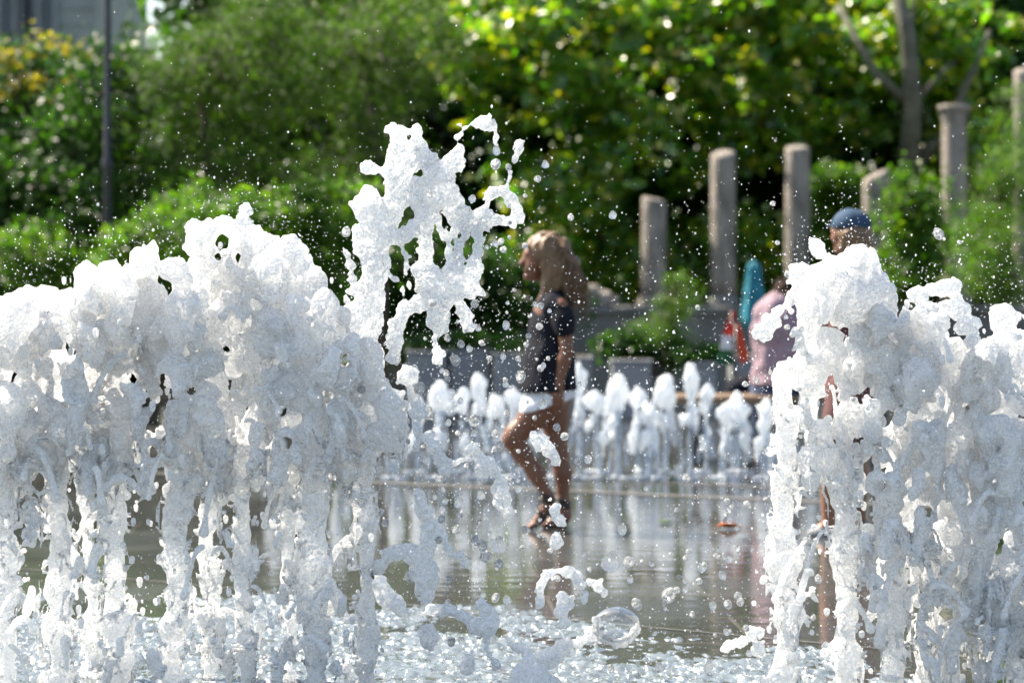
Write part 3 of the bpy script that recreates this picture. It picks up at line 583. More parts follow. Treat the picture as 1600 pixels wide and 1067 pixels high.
def sandal(pts_sole, ankle, r):
    f = Field((-.3, -.2, -.01), (.2, .2, .3), .005)
    f.chain(D(pts_sole), .01, (1, 1, 1)); a = D(ankle)
    for p_ in a: f.chain([(p_[0], p_[1], p_[2], p_[3])], .004, (1, 1, 1.7))
    return f
s1 = MB(); 
def strap(mb, c, r, n_=(0, 0, 1), t=.007):
    c = Vector(c); n_ = Vector(n_).normalized(); u = n_.cross(Vector((0, 1, .1))).normalized(); v = n_.cross(u)
    mb.tube([c+(u*math.cos(a)+v*math.sin(a))*r for a in [2*math.pi*k/14 for k in range(15)]], t, 6)
for (sole, an) in (([(860, 796, -.06, .012), (848, 812, -.06, .014), (829, 824, -.06, .010)], [(856, 774, -.06, .036), (854, 781, -.06, .037), (845, 803, -.06, .034)]),
                   ([(886, 822, .06, .012), (868, 823, .06, .014), (848, 824.5, .06, .009)], [(880, 783, .06, .037), (881, 790, .06, .038), (866, 813, .06, .034)])):
    sb = MB(); sp = [Vector(p[:3]) for p in D(sole)]
    for a, b in zip(sp[:-1], sp[1:]):
        for o in (-.028, -.014, 0, .014, .028): sb.tube([a+Vector((0, o, 0)), b+Vector((0, o, 0))], .009, 6)
    for j, p_ in enumerate(D(an)): strap(sb, p_[:3], p_[3], (.35, 0, 1) if j < 2 else (.8, 0, .6), .008)
    sb.build('sandal', M['leather'], girl)

# --- seated person in pink shirt, seen from behind
YP = 16.0; px0 = P(1206, 0, YP)[0]; man = empty('person', (px0, YP, 0), 'person in pink shirt and jeans sitting with bowed dark head behind the far jets', 'person'); DP = lambda pts: pc((px0, YP, 0), pts, 0, YP)
f = Field((-.3, -.3, -.01), (.4, .65, 1.25), .009)
f.chain(DP([(1202, 608, 0, .14), (1203, 560, 0, .13), (1204, 510, 0, .12), (1206, 486, .02, .09)]), .04, (.85, 1, 1)); f.chain(DP([(1184, 488, 0, .045), (1228, 488, 0, .045)]), .03)
f.chain(DP([(1210, 484, .03, .05), (1214, 470, .06, .048)]), .03); hm = Vector(DP([(1218, 461, .08, 0)])[0][:3]); head(f, hm, (.25, .85, -.55), (.15, .5, .85), 1.05)
for q in (-1, 1):
    f.chain(DP([(1206+q*27, 486, 0, .055), (1206+q*33, 530, .03, .045), (1206+q*34, 560, .08, .04), (1206+q*24, 585, .26, .03)]), .02)
    a = DP([(1206+q*24, 585, .26, .03)])[0][:3]; hand(f, a, (-.3*q, .9, -.3), (-q, 0, .3), 1)
    f.chain(DP([(1206+q*16, 618, .02, .09), (1206+q*22, 612, .42, .065), (1206+q*22, 665, .46, .05), (1206+q*22, 712, .44, .036)]), .03); f.chain(DP([(1206+q*22, 714, .44, .04), (1206+q*24, 717, .56, .03)]), .02)
link('body', f.mesh('body'), M['skin'], man)
f = Field((-.32, -.3, .35), (.36, .45, 1.2), .009)
f.chain(DP([(1202, 596, 0, .16), (1203, 560, 0, .15), (1204, 510, 0, .165), (1206, 484, .02, .14)]), .04, (.85, 1, 1)); f.chain(DP([(1180, 486, 0, .07), (1232, 486, 0, .07)]), .05)
for q in (-1, 1): f.chain(DP([(1206+q*27, 488, 0, .066), (1206+q*33, 530, .03, .06)]), .03)
f.noise(.08, .006, 8); f.a = np.maximum(f.a, HC+(HY-600)/F*YP-f.ax[2][None, None, :]); link('shirt', f.mesh('shirt'), M['pink_cloth'], man)
f = Field((-.32, -.3, .0), (.36, .65, .7), .009); f.chain(DP([(1202, 612, 0, .155)]), .03, (.85, 1, 1))
for q in (-1, 1): f.chain(DP([(1206+q*16, 618, .02, .11), (1206+q*22, 612, .42, .085), (1206+q*22, 665, .46, .068), (1206+q*22, 704, .45, .06)]), .03)
link('jeans', f.mesh('jeans'), M['denim'], man)
f = Field((-.2, -.1, .9), (.35, .4, 1.3), .008); f.chain([(hm.x, hm.y-.015, hm.z+.02, .105), (hm.x-.01, hm.y-.05, hm.z-.01, .1)], .02)
f.noise(.025, .005, 9); link('hair', f.mesh('hair'), M['dark_hair'], man)
bn = empty('bench', (px0+.1, YP, 0), 'low wooden bench under the seated person in pink', 'bench'); MB().box((0, .02, .42), (1.5, .4, .05), bev=.01).build('seat', M['wood'], bn)
for q in (-.6, .6): MB().box((q, .02, .197), (.08, .36, .395), bev=.008).build('leg', M['metal'], bn)

man.scale = (.9, .92, .99); man.location.x += .055
# --- standing person with blue cap
YB = 11.3; bx = P(1322, 0, YB)[0]; cp = empty('person', (bx, YB, 0), 'person in a blue cap standing behind the right hand jets', 'person'); DB = lambda pts: pc((bx, YB, 0), pts, 0, YB)
f = Field((-.3, -.35, -.01), (.42, .35, 1.6), .008)
f.chain(DB([(1330, 600, 0, .115), (1334, 550, 0, .10), (1342, 480, 0, .12), (1344, 445, 0, .11)]), .04, (1, .8, 1)); f.chain(DB([(1344, 440, -.14, .055), (1344, 440, .14, .055)]), .04); f.chain(DB([(1342, 430, 0, .05), (1334, 395, 0, .048)]), .03)
hb = Vector(DB([(1328, 362, 0, 0)])[0][:3]); head(f, hb, (-.75, .66, -.1), (0, 0, 1), .92)
f.chain(DB([(1350, 442, -.19, .052), (1372, 500, -.2, .042), (1374, 530, -.2, .036), (1330, 560, -.2, .026)]), .02); hand(f, DB([(1330, 560, -.2, 0)])[0][:3], (-1, 0, -.1), (0, .2, 1), .95)
f.chain(DB([(1346, 442, .19, .052), (1330, 500, .2, .042), (1316, 520, .2, .036), (1290, 480, .2, .026)]), .02); hand(f, DB([(1290, 480, .2, 0)])[0][:3], (-.5, 0, 1), (0, -.5, .5), .95)
f.chain(DB([(1326, 610, -.08, .105), (1312, 660, -.08, .085), (1300, 705, -.08, .06), (1296, 745, -.08, .055), (1292, 810, -.08, .035)]), .03); f.chain(DB([(1292, 818, -.08, .036), (1276, 829, -.08, .03), (1266, 831, -.08, .02)]), .015)
f.chain(DB([(1336, 610, .08, .105), (1338, 700, .08, .062), (1342, 745, .08, .055), (1346, 800, .08, .035)]), .03); f.chain(DB([(1346, 812, .08, .036), (1330, 826, .08, .03), (1322, 828, .08, .02)]), .015)
link('body', f.mesh('body'), M['skin2'], cp); face_bits(cp, hb, (-.75, .66, -.1), (0, 0, 1), .92)
f = Field((-.3, -.35, .55), (.42, .35, 1.3), .008); f.chain(DB([(1330, 600, 0, .135), (1334, 550, 0, .125), (1342, 480, 0, .135), (1344, 450, 0, .12)]), .04, (1, .8, 1)); f.chain(DB([(1344, 443, -.15, .066), (1344, 443, .15, .066)]), .04)
f.chain(DB([(1350, 446, -.19, .065), (1368, 488, -.2, .058)]), .02); f.chain(DB([(1346, 446, .19, .065), (1334, 488, .2, .058)]), .02); f.noise(.07, .005, 3); f.a = np.maximum(f.a, HC+(HY-596)/F*YB-f.ax[2][None, None, :]); link('shirt', f.mesh('shirt'), M['maroon'], cp)
f = Field((-.3, -.3, .25), (.35, .3, .9), .008); f.chain(DB([(1330, 600, 0, .13)]), .03, (1, .85, 1)); f.chain(DB([(1326, 612, -.08, .115), (1308, 675, -.08, .09)]), .04); f.chain(DB([(1336, 612, .08, .115), (1338, 680, .08, .09)]), .04); link('shorts', f.mesh('shorts'), M['maroon'], cp)
f = Field((-.25, -.2, 1.1), (.25, .2, 1.6), .007); f.chain([(hb.x+.015, 0, hb.z+.01, .084), (hb.x+.02, -.02, hb.z-.04, .082), (hb.x+.035, -.04, hb.z-.14, .06)], .02)
f.a = np.maximum(f.a, .09-np.sqrt((f.ax[0][:, None, None]-hb.x+.055)**2+(f.ax[1][None, :, None]-.045)**2+(f.ax[2][None, None, :]-hb.z+.04)**2)); f.noise(.03, .004, 3); link('hair', f.mesh('hair'), M['blond_hair'], cp)
f = Field((-.3, -.22, 1.2), (.25, .22, 1.7), .007); f.chain([(hb.x+.0, 0, hb.z+.022, .087), (hb.x+.018, 0, hb.z+.02, .085)], .02); f.a = np.maximum(f.a, hb.z+.016-f.ax[2][None, None, :]); cap = link('cap', f.mesh('cap'), M['cap_cloth'], cp)
f = Field((-.3, -.2, 1.3), (.1, .2, 1.6), .006); f.chain([(hb.x-.0, .03, hb.z+.036, .0)], 0); f.chain([(hb.x-.03, .055, hb.z+.03, .06), (hb.x-.05, .085, hb.z+.028, .05)], .01); f.a = np.maximum(f.a, np.abs(f.ax[2][None, None, :]-hb.z-.026)-.005); link('visor', f.mesh('visor'), M['cap_cloth'], cap)
for q, pts in ((0, [(1300, 833), (1266, 835)]), (1, [(1352, 830), (1324, 833)])):
    dy = -.08 if q == 0 else .08; f = Field((-.32, dy-.08, -.005), (.2, dy+.08, .16), .006)
    f.chain(DB([(pts[0][0], pts[0][1]-6, dy, .032), (pts[1][0]+14, pts[1][1]-5, dy, .036), (pts[1][0], pts[1][1]-3, dy, .026)]), .02); f.a = np.maximum(f.a, .0-f.ax[2][None, None, :]); link('shoe', f.mesh('shoe'), M['planter'], cp)

# ------------------------------------------------------------------ small things near the wall
x, _, z = P(1178, 403, 24); um = empty('parasol', (x, 24, 0), 'folded teal parasol standing between the second and third column', 'parasol')
MB().lathe((0, 0, 0), [(.2, 0), (.2, .06), (.03, .08), (.02, .2), (.02, z-.1)], 12).build('pole', M['metal'], um)
f = Field((-.2, -.2, .5), (.2, .2, z+.1), .012); f.chain([(0, 0, z-.04, .015), (0, 0, z-.1, .06), (0, 0, z-.35, .09), (0, 0, z-.6, .12)], .02)
an = np.arctan2(f.ax[1][None, :, None], f.ax[0][:, None, None]); f.a += (.012*np.cos(an*7)).astype(np.float32); link('canopy', f.mesh('canopy'), M['teal'], um)
def cloth(name, quad, mat, parent, wav=.02, n_=10):      # quad corner points, waved cloth with thickness
    a, b, c, d = [Vector(q) for q in quad]; V = []; 
    for th in (0, .006):
        for i in range(n_+1):
            for j in range(n_+1):
                u, v = i/n_, j/n_; p = a*(1-u)*(1-v)+b*u*(1-v)+c*u*v+d*(1-u)*v; V.append(p+Vector((0, wav*math.sin(u*9+v*3)+th, 0)))
    m_ = n_+1; Fs = [(i*m_+j, (i+1)*m_+j, (i+1)*m_+j+1, i*m_+j+1) for i in range(n_) for j in range(n_)]; Fs += [tuple(x+m_*m_ for x in f_[::-1]) for f_ in Fs]
    return MB().add(V, Fs, True).build(name, mat, parent)
YF = 17.2; x, _, _ = P(1143, 0, YF); fl = empty('flag', (x, YF, 0), 'small drooping red white and green flag on a short pole beside the pink shirt', 'flag'); L = lambda px, py: (P(px, py, YF)[0]-x, 0, P(px, py, YF)[2])
MB().tube([L(1150, 690)[:1]+(0, 0), L(1143, 486)], .008, 8).build('pole', M['metal'], fl)
cloth('red_stripe', [L(1130, 522), L(1141, 484), L(1149, 488), L(1147, 527)], M['red'], fl); cloth('white_stripe', [L(1125, 546), L(1130, 522.5), L(1147, 527.5), L(1144, 549)], M['white_cloth'], fl); cloth('green_stripe', [L(1119, 568), L(1125, 546.5), L(1144, 549.5), L(1150, 572)], M['green_cloth'], fl)
fl2 = empty('pennant', (x, YF-.05, 0), 'narrow orange red pennant hanging beside the tricolour flag', 'pennant'); cloth('pennant_cloth', [L(1146, 508), L(1154, 504), L(1169, 562), L(1156, 568)], M['orange'], fl2, .01); MB().tube([L(1150, 700)[:1]+(0.0, 0), L(1149, 506)], .008, 8).build('pole', M['metal'], fl2)
YD = 17.0; q = P(1178, 0, YD); bagf = Field((-.25, -.15, 0), (.25, .15, .7), .012); bagf.chain([(0, 0, .15, .13), (0, 0, .42, .11)], .05, (.8, 1.2, 1)); bagf.noise(.08, .008, 2)
tag(link('bag', bagf.mesh('bag'), M['black_cloth'], None, (P(1165, 0, YD)[0], YD, .02)), 'dark bag standing left of the seated pink shirt', 'bag')
# fallen leaves
def dry_leaf(px, py, Y, L_, mat, label, lift):
    x, _, _ = P(px, 0, Y); root = empty('fallen_leaf', (x, Y, 0), label, 'leaf'); V = []; n_ = 14; prof = [(i/n_, .36*math.sin(math.pi*(i/n_)**.8)*(1+.25*math.sin(i*2.4))) for i in range(n_+1)]
    for th in (0, .0015):
        for u, wd in prof:
            for s_ in (-1, -.5, 0, .5, 1): V.append(((u-.5)*L_, s_*wd*L_, .004+lift*(abs(s_)**1.5)*math.sin(math.pi*u)+lift*.5*abs(u-.5)**1.2+th))
    k = 5; Fs = [(i*k+j, (i+1)*k+j, (i+1)*k+j+1, i*k+j+1) for i in range(n_) for j in range(4)]; o = (n_+1)*k; Fs += [tuple(q+o for q in f_[::-1]) for f_ in Fs]
    MB().add(V, Fs, True).build('blade', M[mat], root); MB().tube([(L_*.45, 0, .006), (L_*.6, 0, .012), (L_*.85, .01, .008)], .0025, 6).build('stalk', M[mat], root)
dry_leaf(1138, 823, 11.55, .115, 'dry_leaf', 'curled orange brown dry leaf on the wet paving', .028); dry_leaf(1040, 815, 11.8, .07, 'leaf_green', 'small green leaf on the wet paving right of the girl', .01)

# ------------------------------------------------------------------ water: fountain jets
def interp(tab, x):
    xs, ys = zip(*tab); return float(np.interp(x, xs, ys))
TOPL = [(-60, 475), (0, 462), (55, 445), (85, 424), (112, 432), (128, 446), (134, 402), (165, 396), (205, 412), (222, 374), (240, 366), (262, 402), (298, 385), (303, 345), (318, 326), (355, 334), (378, 326), (398, 350), (430, 352), (466, 360), (490, 388), (515, 415), (530, 440), (560, 470), (600, 540), (640, 590), (660, 660), (700, 760)]
TOPR = [(1190, 575), (1228, 482), (1245, 452), (1262, 428), (1273, 396), (1292, 400), (1318, 388), (1340, 380), (1366, 388), (1384, 430), (1398, 452), (1425, 465), (1465, 476), (1498, 488), (1511, 532), (1526, 540), (1534, 486), (1545, 464), (1562, 452), (1588, 460), (1610, 490), (1640, 520)]
HOLES = [(348, 380, 15), (340, 402, 10), (370, 402, 9), (112, 548, 6), (205, 590, 10), (215, 560, 5), (355, 545, 8), (300, 610, 6), (440, 640, 9), (512, 622, 9), (445, 690, 12), (60, 750, 12), (250, 745, 14), (238, 705, 9), (540, 560, 10), (1380, 760, 8), (1450, 800, 9), (1510, 640, 8), (1560, 700, 7), (1420, 900, 12), (1480, 960, 12)]
def jet(px, Y, top, label, group, hw=60, cx_crown=None, lowfill=.35, seed=0, beads=True, crown0=690, mat='foam', colr=17, edge=None):
    """one fountain jet: beaded column from its nozzle, a broken crown of froth, lace and drips; all one mesh"""
    g = np.random.default_rng(seed+900); s = Y/F; x0 = (px-800)*s; base_py = HY+HC/s
    W = (hw+55)*s; zt = HC+(HY-min(interp(top, px+q) for q in (-hw, -hw/2, 0, hw/2, hw)))*s+.05
    f = Field((x0-W, Y-.2, -.02), (x0+W, Y+.2, zt), .0045)
    pt = lambda a, b, dy=0: ((a-800)*s, Y+dy, HC+(HY-b)*s)
    # column
    py = base_py+10; wob = g.uniform(-4, 4); chain = []
    while py > crown0-60:
        wob = wob*.7+g.uniform(-5, 5); r = colr*(.75+.55*g.random()**2)*s
        chain.append((*pt(px+wob, py, g.uniform(-.012, .012)), r)); py -= g.uniform(18, 34)
    f.chain(chain, .018)
    if beads:
        for c in chain:
            if g.random() < .7:
                a = g.uniform(0, 6.28); r = c[3]*g.uniform(.5, .85); f.seg((c[0]+math.cos(a)*c[3]*.7, c[1]+math.sin(a)*c[3]*.7, c[2]+.01), (c[0]+math.cos(a)*c[3]*.9, c[1]+math.sin(a)*c[3]*.9, c[2]-.03*g.random()), r, r*.6, .012)
    # crown
    nb = int(hw*.8)
    for _ in range(nb):
        a = px+g.uniform(-1, 1)*hw; tp = interp(top, a); u = g.random()**.9
        py = tp+(crown0+40-tp)*u; r = g.choice((g.uniform(7, 16), g.uniform(16, 36)))*(1-.3*u)
        if edge: 
            lo, hi = edge; e0 = interp(lo, py) if lo else -1e9; e1 = interp(hi, py) if hi else 1e9
            if a < e0+r or a > e1-r: continue
        py = max(py, max(interp(top, a-r*.7), interp(top, a+r*.7), tp)+r*.95)
        dy = g.uniform(-.13, .13)*(1-.3*u); dx = g.uniform(-22, 22); L = g.uniform(10, 75)
        q0 = pt(a, py, dy); q1 = pt(a+dx, py+L, dy+g.uniform(-.03, .03)); f.seg(q0, q1, r*s, r*s*g.uniform(.35, .8), .010)
    # drips and side tongues in the lower part
    for _ in range(int(lowfill*22)):
        a = px+g.uniform(-1, 1)*hw*.9; py = g.uniform(crown0-60, base_py-60); dy = g.uniform(-.12, .12); r = g.uniform(3.5, 11)
        if edge:
            lo, hi = edge; e0 = interp(lo, py) if lo else -1e9; e1 = interp(hi, py) if hi else 1e9
            if a < e0+r or a > e1-r: continue
        q = pt(a, py, dy); q2 = pt(a+g.uniform(-14, 14), py+g.uniform(10, 70), dy+g.uniform(-.02, .02)); f.seg(q, q2, r*s, r*s*g.uniform(.4, 1.1), .012)
    zf = f.ax[2][None, None, :]; top_fade = np.clip((zf-(HC+(HY-crown0-20)*s))/.16, 0, 1); kz = (.35+.65*top_fade).astype(np.float32)
    rn = f.noise(.05, 0, seed+6, (1, 1, 1.4), ret=True); f.a += kz*(.012*(np.abs(rn)-.55)).astype(np.float32)
    f.a += kz*(.0045*f.noise(.045, 0, seed, (1, 1, 1.5), ret=True)+.0022*f.noise(.018, 0, seed+1, (1, 1, 1.3), ret=True))
    # lace: thin broken membranes between the lumps
    n1 = f.noise(.05, 0, seed+2, (1, 1, 1.6), ret=True); n2 = f.noise(.028, 0, seed+3, (1, 1, 1.3), ret=True)
    lace = np.maximum(np.abs(n1)*.026-.0040, (np.abs(n2)-.8)*.015)
    env = f.a-.017+.025*top_fade; lace = np.maximum(lace, env)
    f.a = np.minimum(f.a, lace.astype(np.float32))
    # windows torn through the froth
    wn = f.noise(.03, 0, seed+8, ret=True); Xh = f.ax[0][:, None, None]; Zh = f.ax[2][None, None, :]
    for hx, hy, hr in HOLES:
        if abs(hx-px) < hw+60+hr:
            q = pt(hx, hy); ry = f.ax[1][None, :, None]/Y; f.a = np.maximum(f.a, (hr*s-np.sqrt((Xh-q[0]*ry)**2+((Zh-HC-(q[2]-HC)*ry)*.8)**2)+.005*wn).astype(np.float32))
    # thin curved strings flung off the jet
    for _ in range(7+int(10*lowfill)):
        a = px+g.uniform(-1, 1)*hw*.9; tp = interp(top, a); py = g.uniform(tp+25, base_py-80); vx = g.uniform(-2.2, 2.2); vy = g.uniform(-3, 1); dy = g.uniform(-.16, .1); c = []; r = g.uniform(2.2, 5)
        for q in range(9):
            if edge and not ((interp(edge[0], py) if edge[0] else -1e9)-8 < a < (interp(edge[1], py) if edge[1] else 1e9)+8): break
            if py < interp(top, a)+4: break
            c.append((*pt(a, py, dy), r*s*g.uniform(.7, 1.25))); a += vx*3; py += vy*3; vy += .75; dy += g.uniform(-.006, .006)
        if len(c) > 2: c[-1] = (*c[-1][:3], r*s*1.9); f.chain(c, .006)
    # drops torn off the surface
    for _ in range(int(hw*1.2)):
        a = px+g.uniform(-1, 1)*(hw+15); py = g.uniform(interp(top, a)+5, base_py-40)
        if edge:
            lo, hi = edge; e0 = (interp(lo, py) if lo else -1e9)-14; e1 = (interp(hi, py) if hi else 1e9)+14
            if a < e0 or a > e1: continue
        q = pt(a, py, g.uniform(-.17, .17)); r = g.uniform(2, 5.5)*s; f.seg(q, (q[0], q[1], q[2]-r*g.uniform(0, 2)), r, r*.8, .003)
    org = (x0, Y, 0); o = link('fountain_jet', f.mesh('fountain_jet', org), M[mat], None, org)
    return tag(o, label, 'fountain jet', group)
GL = 'front fountain jets on the left'; GR = 'front fountain jets on the right'
EL = (None, [(300, 640), (440, 535), (520, 590), (600, 640), (660, 640), (740, 600), (820, 575), (900, 560), (1110, 550)])
ER = ([(360, 1262), (440, 1240), (480, 1236), (560, 1226), (640, 1238), (700, 1212), (800, 1205), (900, 1195), (1110, 1200)], None)
left = [(8, 6.55, .8, 'frothy white jet cut by the left edge of the picture'), (92, 6.6, .4, 'second frothy jet from the left edge, with a thin beaded stem'), (182, 6.62, .4, 'third frothy jet from the left edge, under the low pointed crest'), (275, 6.6, .35, 'fourth frothy jet from the left edge, with a thick knobbly stem'),
        (380, 6.64, .5, 'fifth frothy jet from the left edge, below the pierced highest crest'), (492, 6.6, .6, 'sixth frothy jet from the left edge, right of the pierced crest'), (575, 6.7, .35, 'rightmost jet of the left mass, under the high splash')]
for i, (px, Y, lf, lab) in enumerate(left):
    jet(px, Y, TOPL, lab, GL, hw=62 if i < 6 else 55, lowfill=lf, seed=i*5, edge=EL, colr=17 if i not in (4, 6) else 12)
backl = [(140, 7.1), (330, 7.1), (450, 7.05)]
nm = ['behind the low crest at the left', 'behind the pierced crest', 'behind the rounded crest near the high splash']
for i, ((px, Y), q) in enumerate(zip(backl, nm)):
    jet(px, Y, [(a, b+14) for a, b in TOPL], 'second row white jet '+q, GL, hw=50, lowfill=.15, seed=60+i*5, edge=EL, colr=11, crown0=670, beads=False)
right = [(1222, 6.6, .35, 'slim left stem of the right hand mass of jets'), (1315, 6.62, .3, 'white jet with the smooth high peak below the blue cap'), (1400, 6.6, .8, 'white jet right of the high peak'), (1490, 6.62, 1., 'white jet under the little curling tongue'), (1580, 6.6, 1.1, 'white rounded jet at the right edge of the picture')]
for i, (px, Y, lf, lab) in enumerate(right):
    jet(px, Y, TOPR, lab, GR, hw=62 if i else 34, lowfill=lf, seed=120+i*5, edge=ER, colr=18 if i < 2 else 15, crown0=[640, 690, 820, 900, 900][i])
for i, ((px, Y), q) in enumerate(zip([(1450, 7.05), (1545, 7.1)], ['behind the curling tongue', 'behind the right edge one'])):
    jet(px, Y, [(a, b+14) for a, b in TOPR], 'second row white jet '+q, GR, hw=55, lowfill=.6, seed=160+i*5, edge=ER, colr=12, crown0=820, beads=False)

# --- traced splashes, as round rods and blobs with their own distance and thickness
def splash(name, strokes, Y, label, cat='splash', mat='lace', conv=None, k=.012, amp=.003, group=None, vox=.0035, lace=False, seed=3):
    s = Y/F; L = []; rs_ = np.random.default_rng(seed+77)
    for st in strokes:
        c = []
        for j, p_ in enumerate(st):
            if conv: p_ = (conv[0]+p_[0]/conv[2], conv[1]+p_[1]/conv[2], p_[2]/conv[2])+tuple(p_[3:])
            dy = p_[3] if len(p_) > 3 else .02*math.sin(p_[0]*.05+p_[1]*.03)
            q = P(p_[0], p_[1], Y); c.append((q[0], q[1]+dy, q[2], p_[2]*s))
        if not conv and len(c) > 1:
            c2 = []
            for u_, v_ in zip(c[:-1], c[1:]):
                for t in (0, .33, .66):
                    w_ = rs_.uniform(.45, 1.35); j_ = rs_.uniform(-.006, .006, 3); c2.append(tuple(u_[q]*(1-t)+v_[q]*t+j_[q] for q in range(3))+((u_[3]*(1-t)+v_[3]*t)*w_,))
            c = c2+[c[-1]]
        L.append(c)
    A = np.array([q for c in L for q in c]); m = A[:, 3].max()+.03
    f = Field(A[:, :3].min(0)-m, A[:, :3].max(0)+m, vox)
    for c in L: f.chain(c, k)
    f.noise(.022, amp, seed); f.noise(.009, amp*.5, seed+1)
    c0 = tuple(A[:, :3].mean(0)); return tag(link(name, f.mesh(name, c0), M[mat], None, c0), label, cat, group)
cv = (520, 160, 2.808)
S = [[(40, 1010, 85), (130, 920, 62), (165, 830, 55), (190, 720, 58), (175, 640, 66), (185, 560, 60), (170, 480, 68), (160, 420, 48)],
     [(130, 450, 45), (150, 400, 30)], [(115, 640, 30), (130, 560, 35)],
     [(190, 560, 60), (250, 490, 50), (285, 400, 52), (290, 300, 62), (295, 220, 62), (285, 150, 36), (258, 118, 27)],
     [(330, 260, 50), (372, 180, 40), (362, 118, 22)], [(285, 130, 30), (320, 130, 20)], [(370, 200, 40), (425, 275, 42), (480, 340, 58)],
     [(235, 310, 24), (190, 300, 18), (152, 288, 27)], [(470, 330, 50), (515, 275, 42), (548, 225, 26), (556, 205, 18)], [(556, 290, 16), (560, 220, 14)],
     [(545, 200, 9), (552, 160, 10), (572, 118, 17), (610, 98, 14), (650, 95, 26), (690, 98, 27), (713, 125, 9), (716, 170, 4), (722, 215, 11)],
     [(650, 92, 20), (690, 60, 4)],
     [(400, 380, 60), (450, 410, 60), (500, 400, 50), (540, 450, 38), (600, 515, 30), (665, 480, 18), (690, 410, 20), (715, 385, 20), (745, 385, 20), (768, 350, 13), (785, 310, 10)],
     [(792, 265, 11), (808, 215, 18), (822, 182, 20)],
     [(745, 385, 18), (775, 420, 25), (805, 465, 25), (822, 512, 20), (790, 525, 20), (740, 520, 22), (690, 530, 24), (645, 555, 26)], [(660, 480, 20), (680, 520, 20), (700, 535, 20)],
     [(390, 400, 50), (400, 500, 42), (405, 620, 30), (415, 720, 34), (460, 820, 60)], [(430, 440, 40), (455, 500, 18), (500, 600, 16), (515, 700, 20), (505, 800, 40)],
     [(500, 420, 40), (535, 520, 26), (545, 620, 12), (540, 720, 22), (540, 800, 40)], [(590, 520, 28), (570, 600, 14), (555, 700, 18), (545, 780, 30)], [(640, 560, 26), (640, 620, 20), (615, 700, 20), (590, 770, 28), (560, 820, 40)],
     [(440, 780, 50), (470, 860, 66), (455, 950, 46), (475, 1000, 28)], [(520, 820, 50), (600, 820, 40), (655, 840, 16)], [(632, 740, 24), (600, 790, 30)], [(650, 640, 18), (630, 690, 16)], [(550, 870, 30), (580, 940, 26), (598, 985, 22)],
     [(230, 580, 50), (300, 590, 34), (360, 560, 40)], [(360, 740, 22), (400, 790, 40)], [(420, 860, 45), (370, 890, 34), (320, 900, 30), (285, 970, 34), (270, 1060, 34), (262, 1120, 28)],
     [(295, 625, 9), (325, 675, 12), (318, 740, 8), (330, 790, 16), (335, 825, 6)], [(240, 760, 12), (300, 790, 12), (310, 840, 6)], [(52, 655, 14), (72, 700, 16), (90, 770, 14), (90, 830, 22)], [(210, 860, 30), (180, 950, 40), (150, 1040, 50)],
     [(455, 1030, 8), (456, 1070, 10), (470, 1130, 12)]]
splash('high_splash', S, 6.72, 'high lacy splash of white water flung above the left jets beside the girl', conv=cv, mat='sheet', amp=.0034, k=.006)
# curls on the crests
splash('water_tongue', [[(1440, 468, 9), (1425, 460, 7), (1450, 452, 9), (1475, 452, 10), (1488, 446, 10), (1490, 442, 7)], [(1488, 448, 10), (1500, 475, 14), (1512, 505, 14), (1518, 530, 14)], [(1440, 480, 8), (1470, 480, 10), (1500, 490, 12)]], 6.6, 'small curling tongue of glassy water between the two right hand peaks', 'splash', k=.006)
splash('water_tongue', [[(1285, 395, 11), (1275, 386, 8), (1270, 380, 7)], [(1262, 424, 16), (1248, 428, 11), (1238, 440, 9)], [(1250, 440, 8), (1236, 460, 6), (1222, 482, 6), (1208, 500, 8), (1194, 514, 12), (1183, 519, 8)], [(1245, 432, 7), (1232, 470, 4), (1215, 492, 5)]], 6.58, 'thin glassy arm of water reaching left in front of the pink shirt', 'splash', k=.006)
splash('water_tongue', [[(384, 350, 12), (380, 332, 6)], [(386, 350, 8), (394, 335, 5), (388, 326, 5), (378, 328, 6), (377, 345, 6)]], 6.55, 'tiny curl of water on top of the pierced crest', 'splash', k=.006)
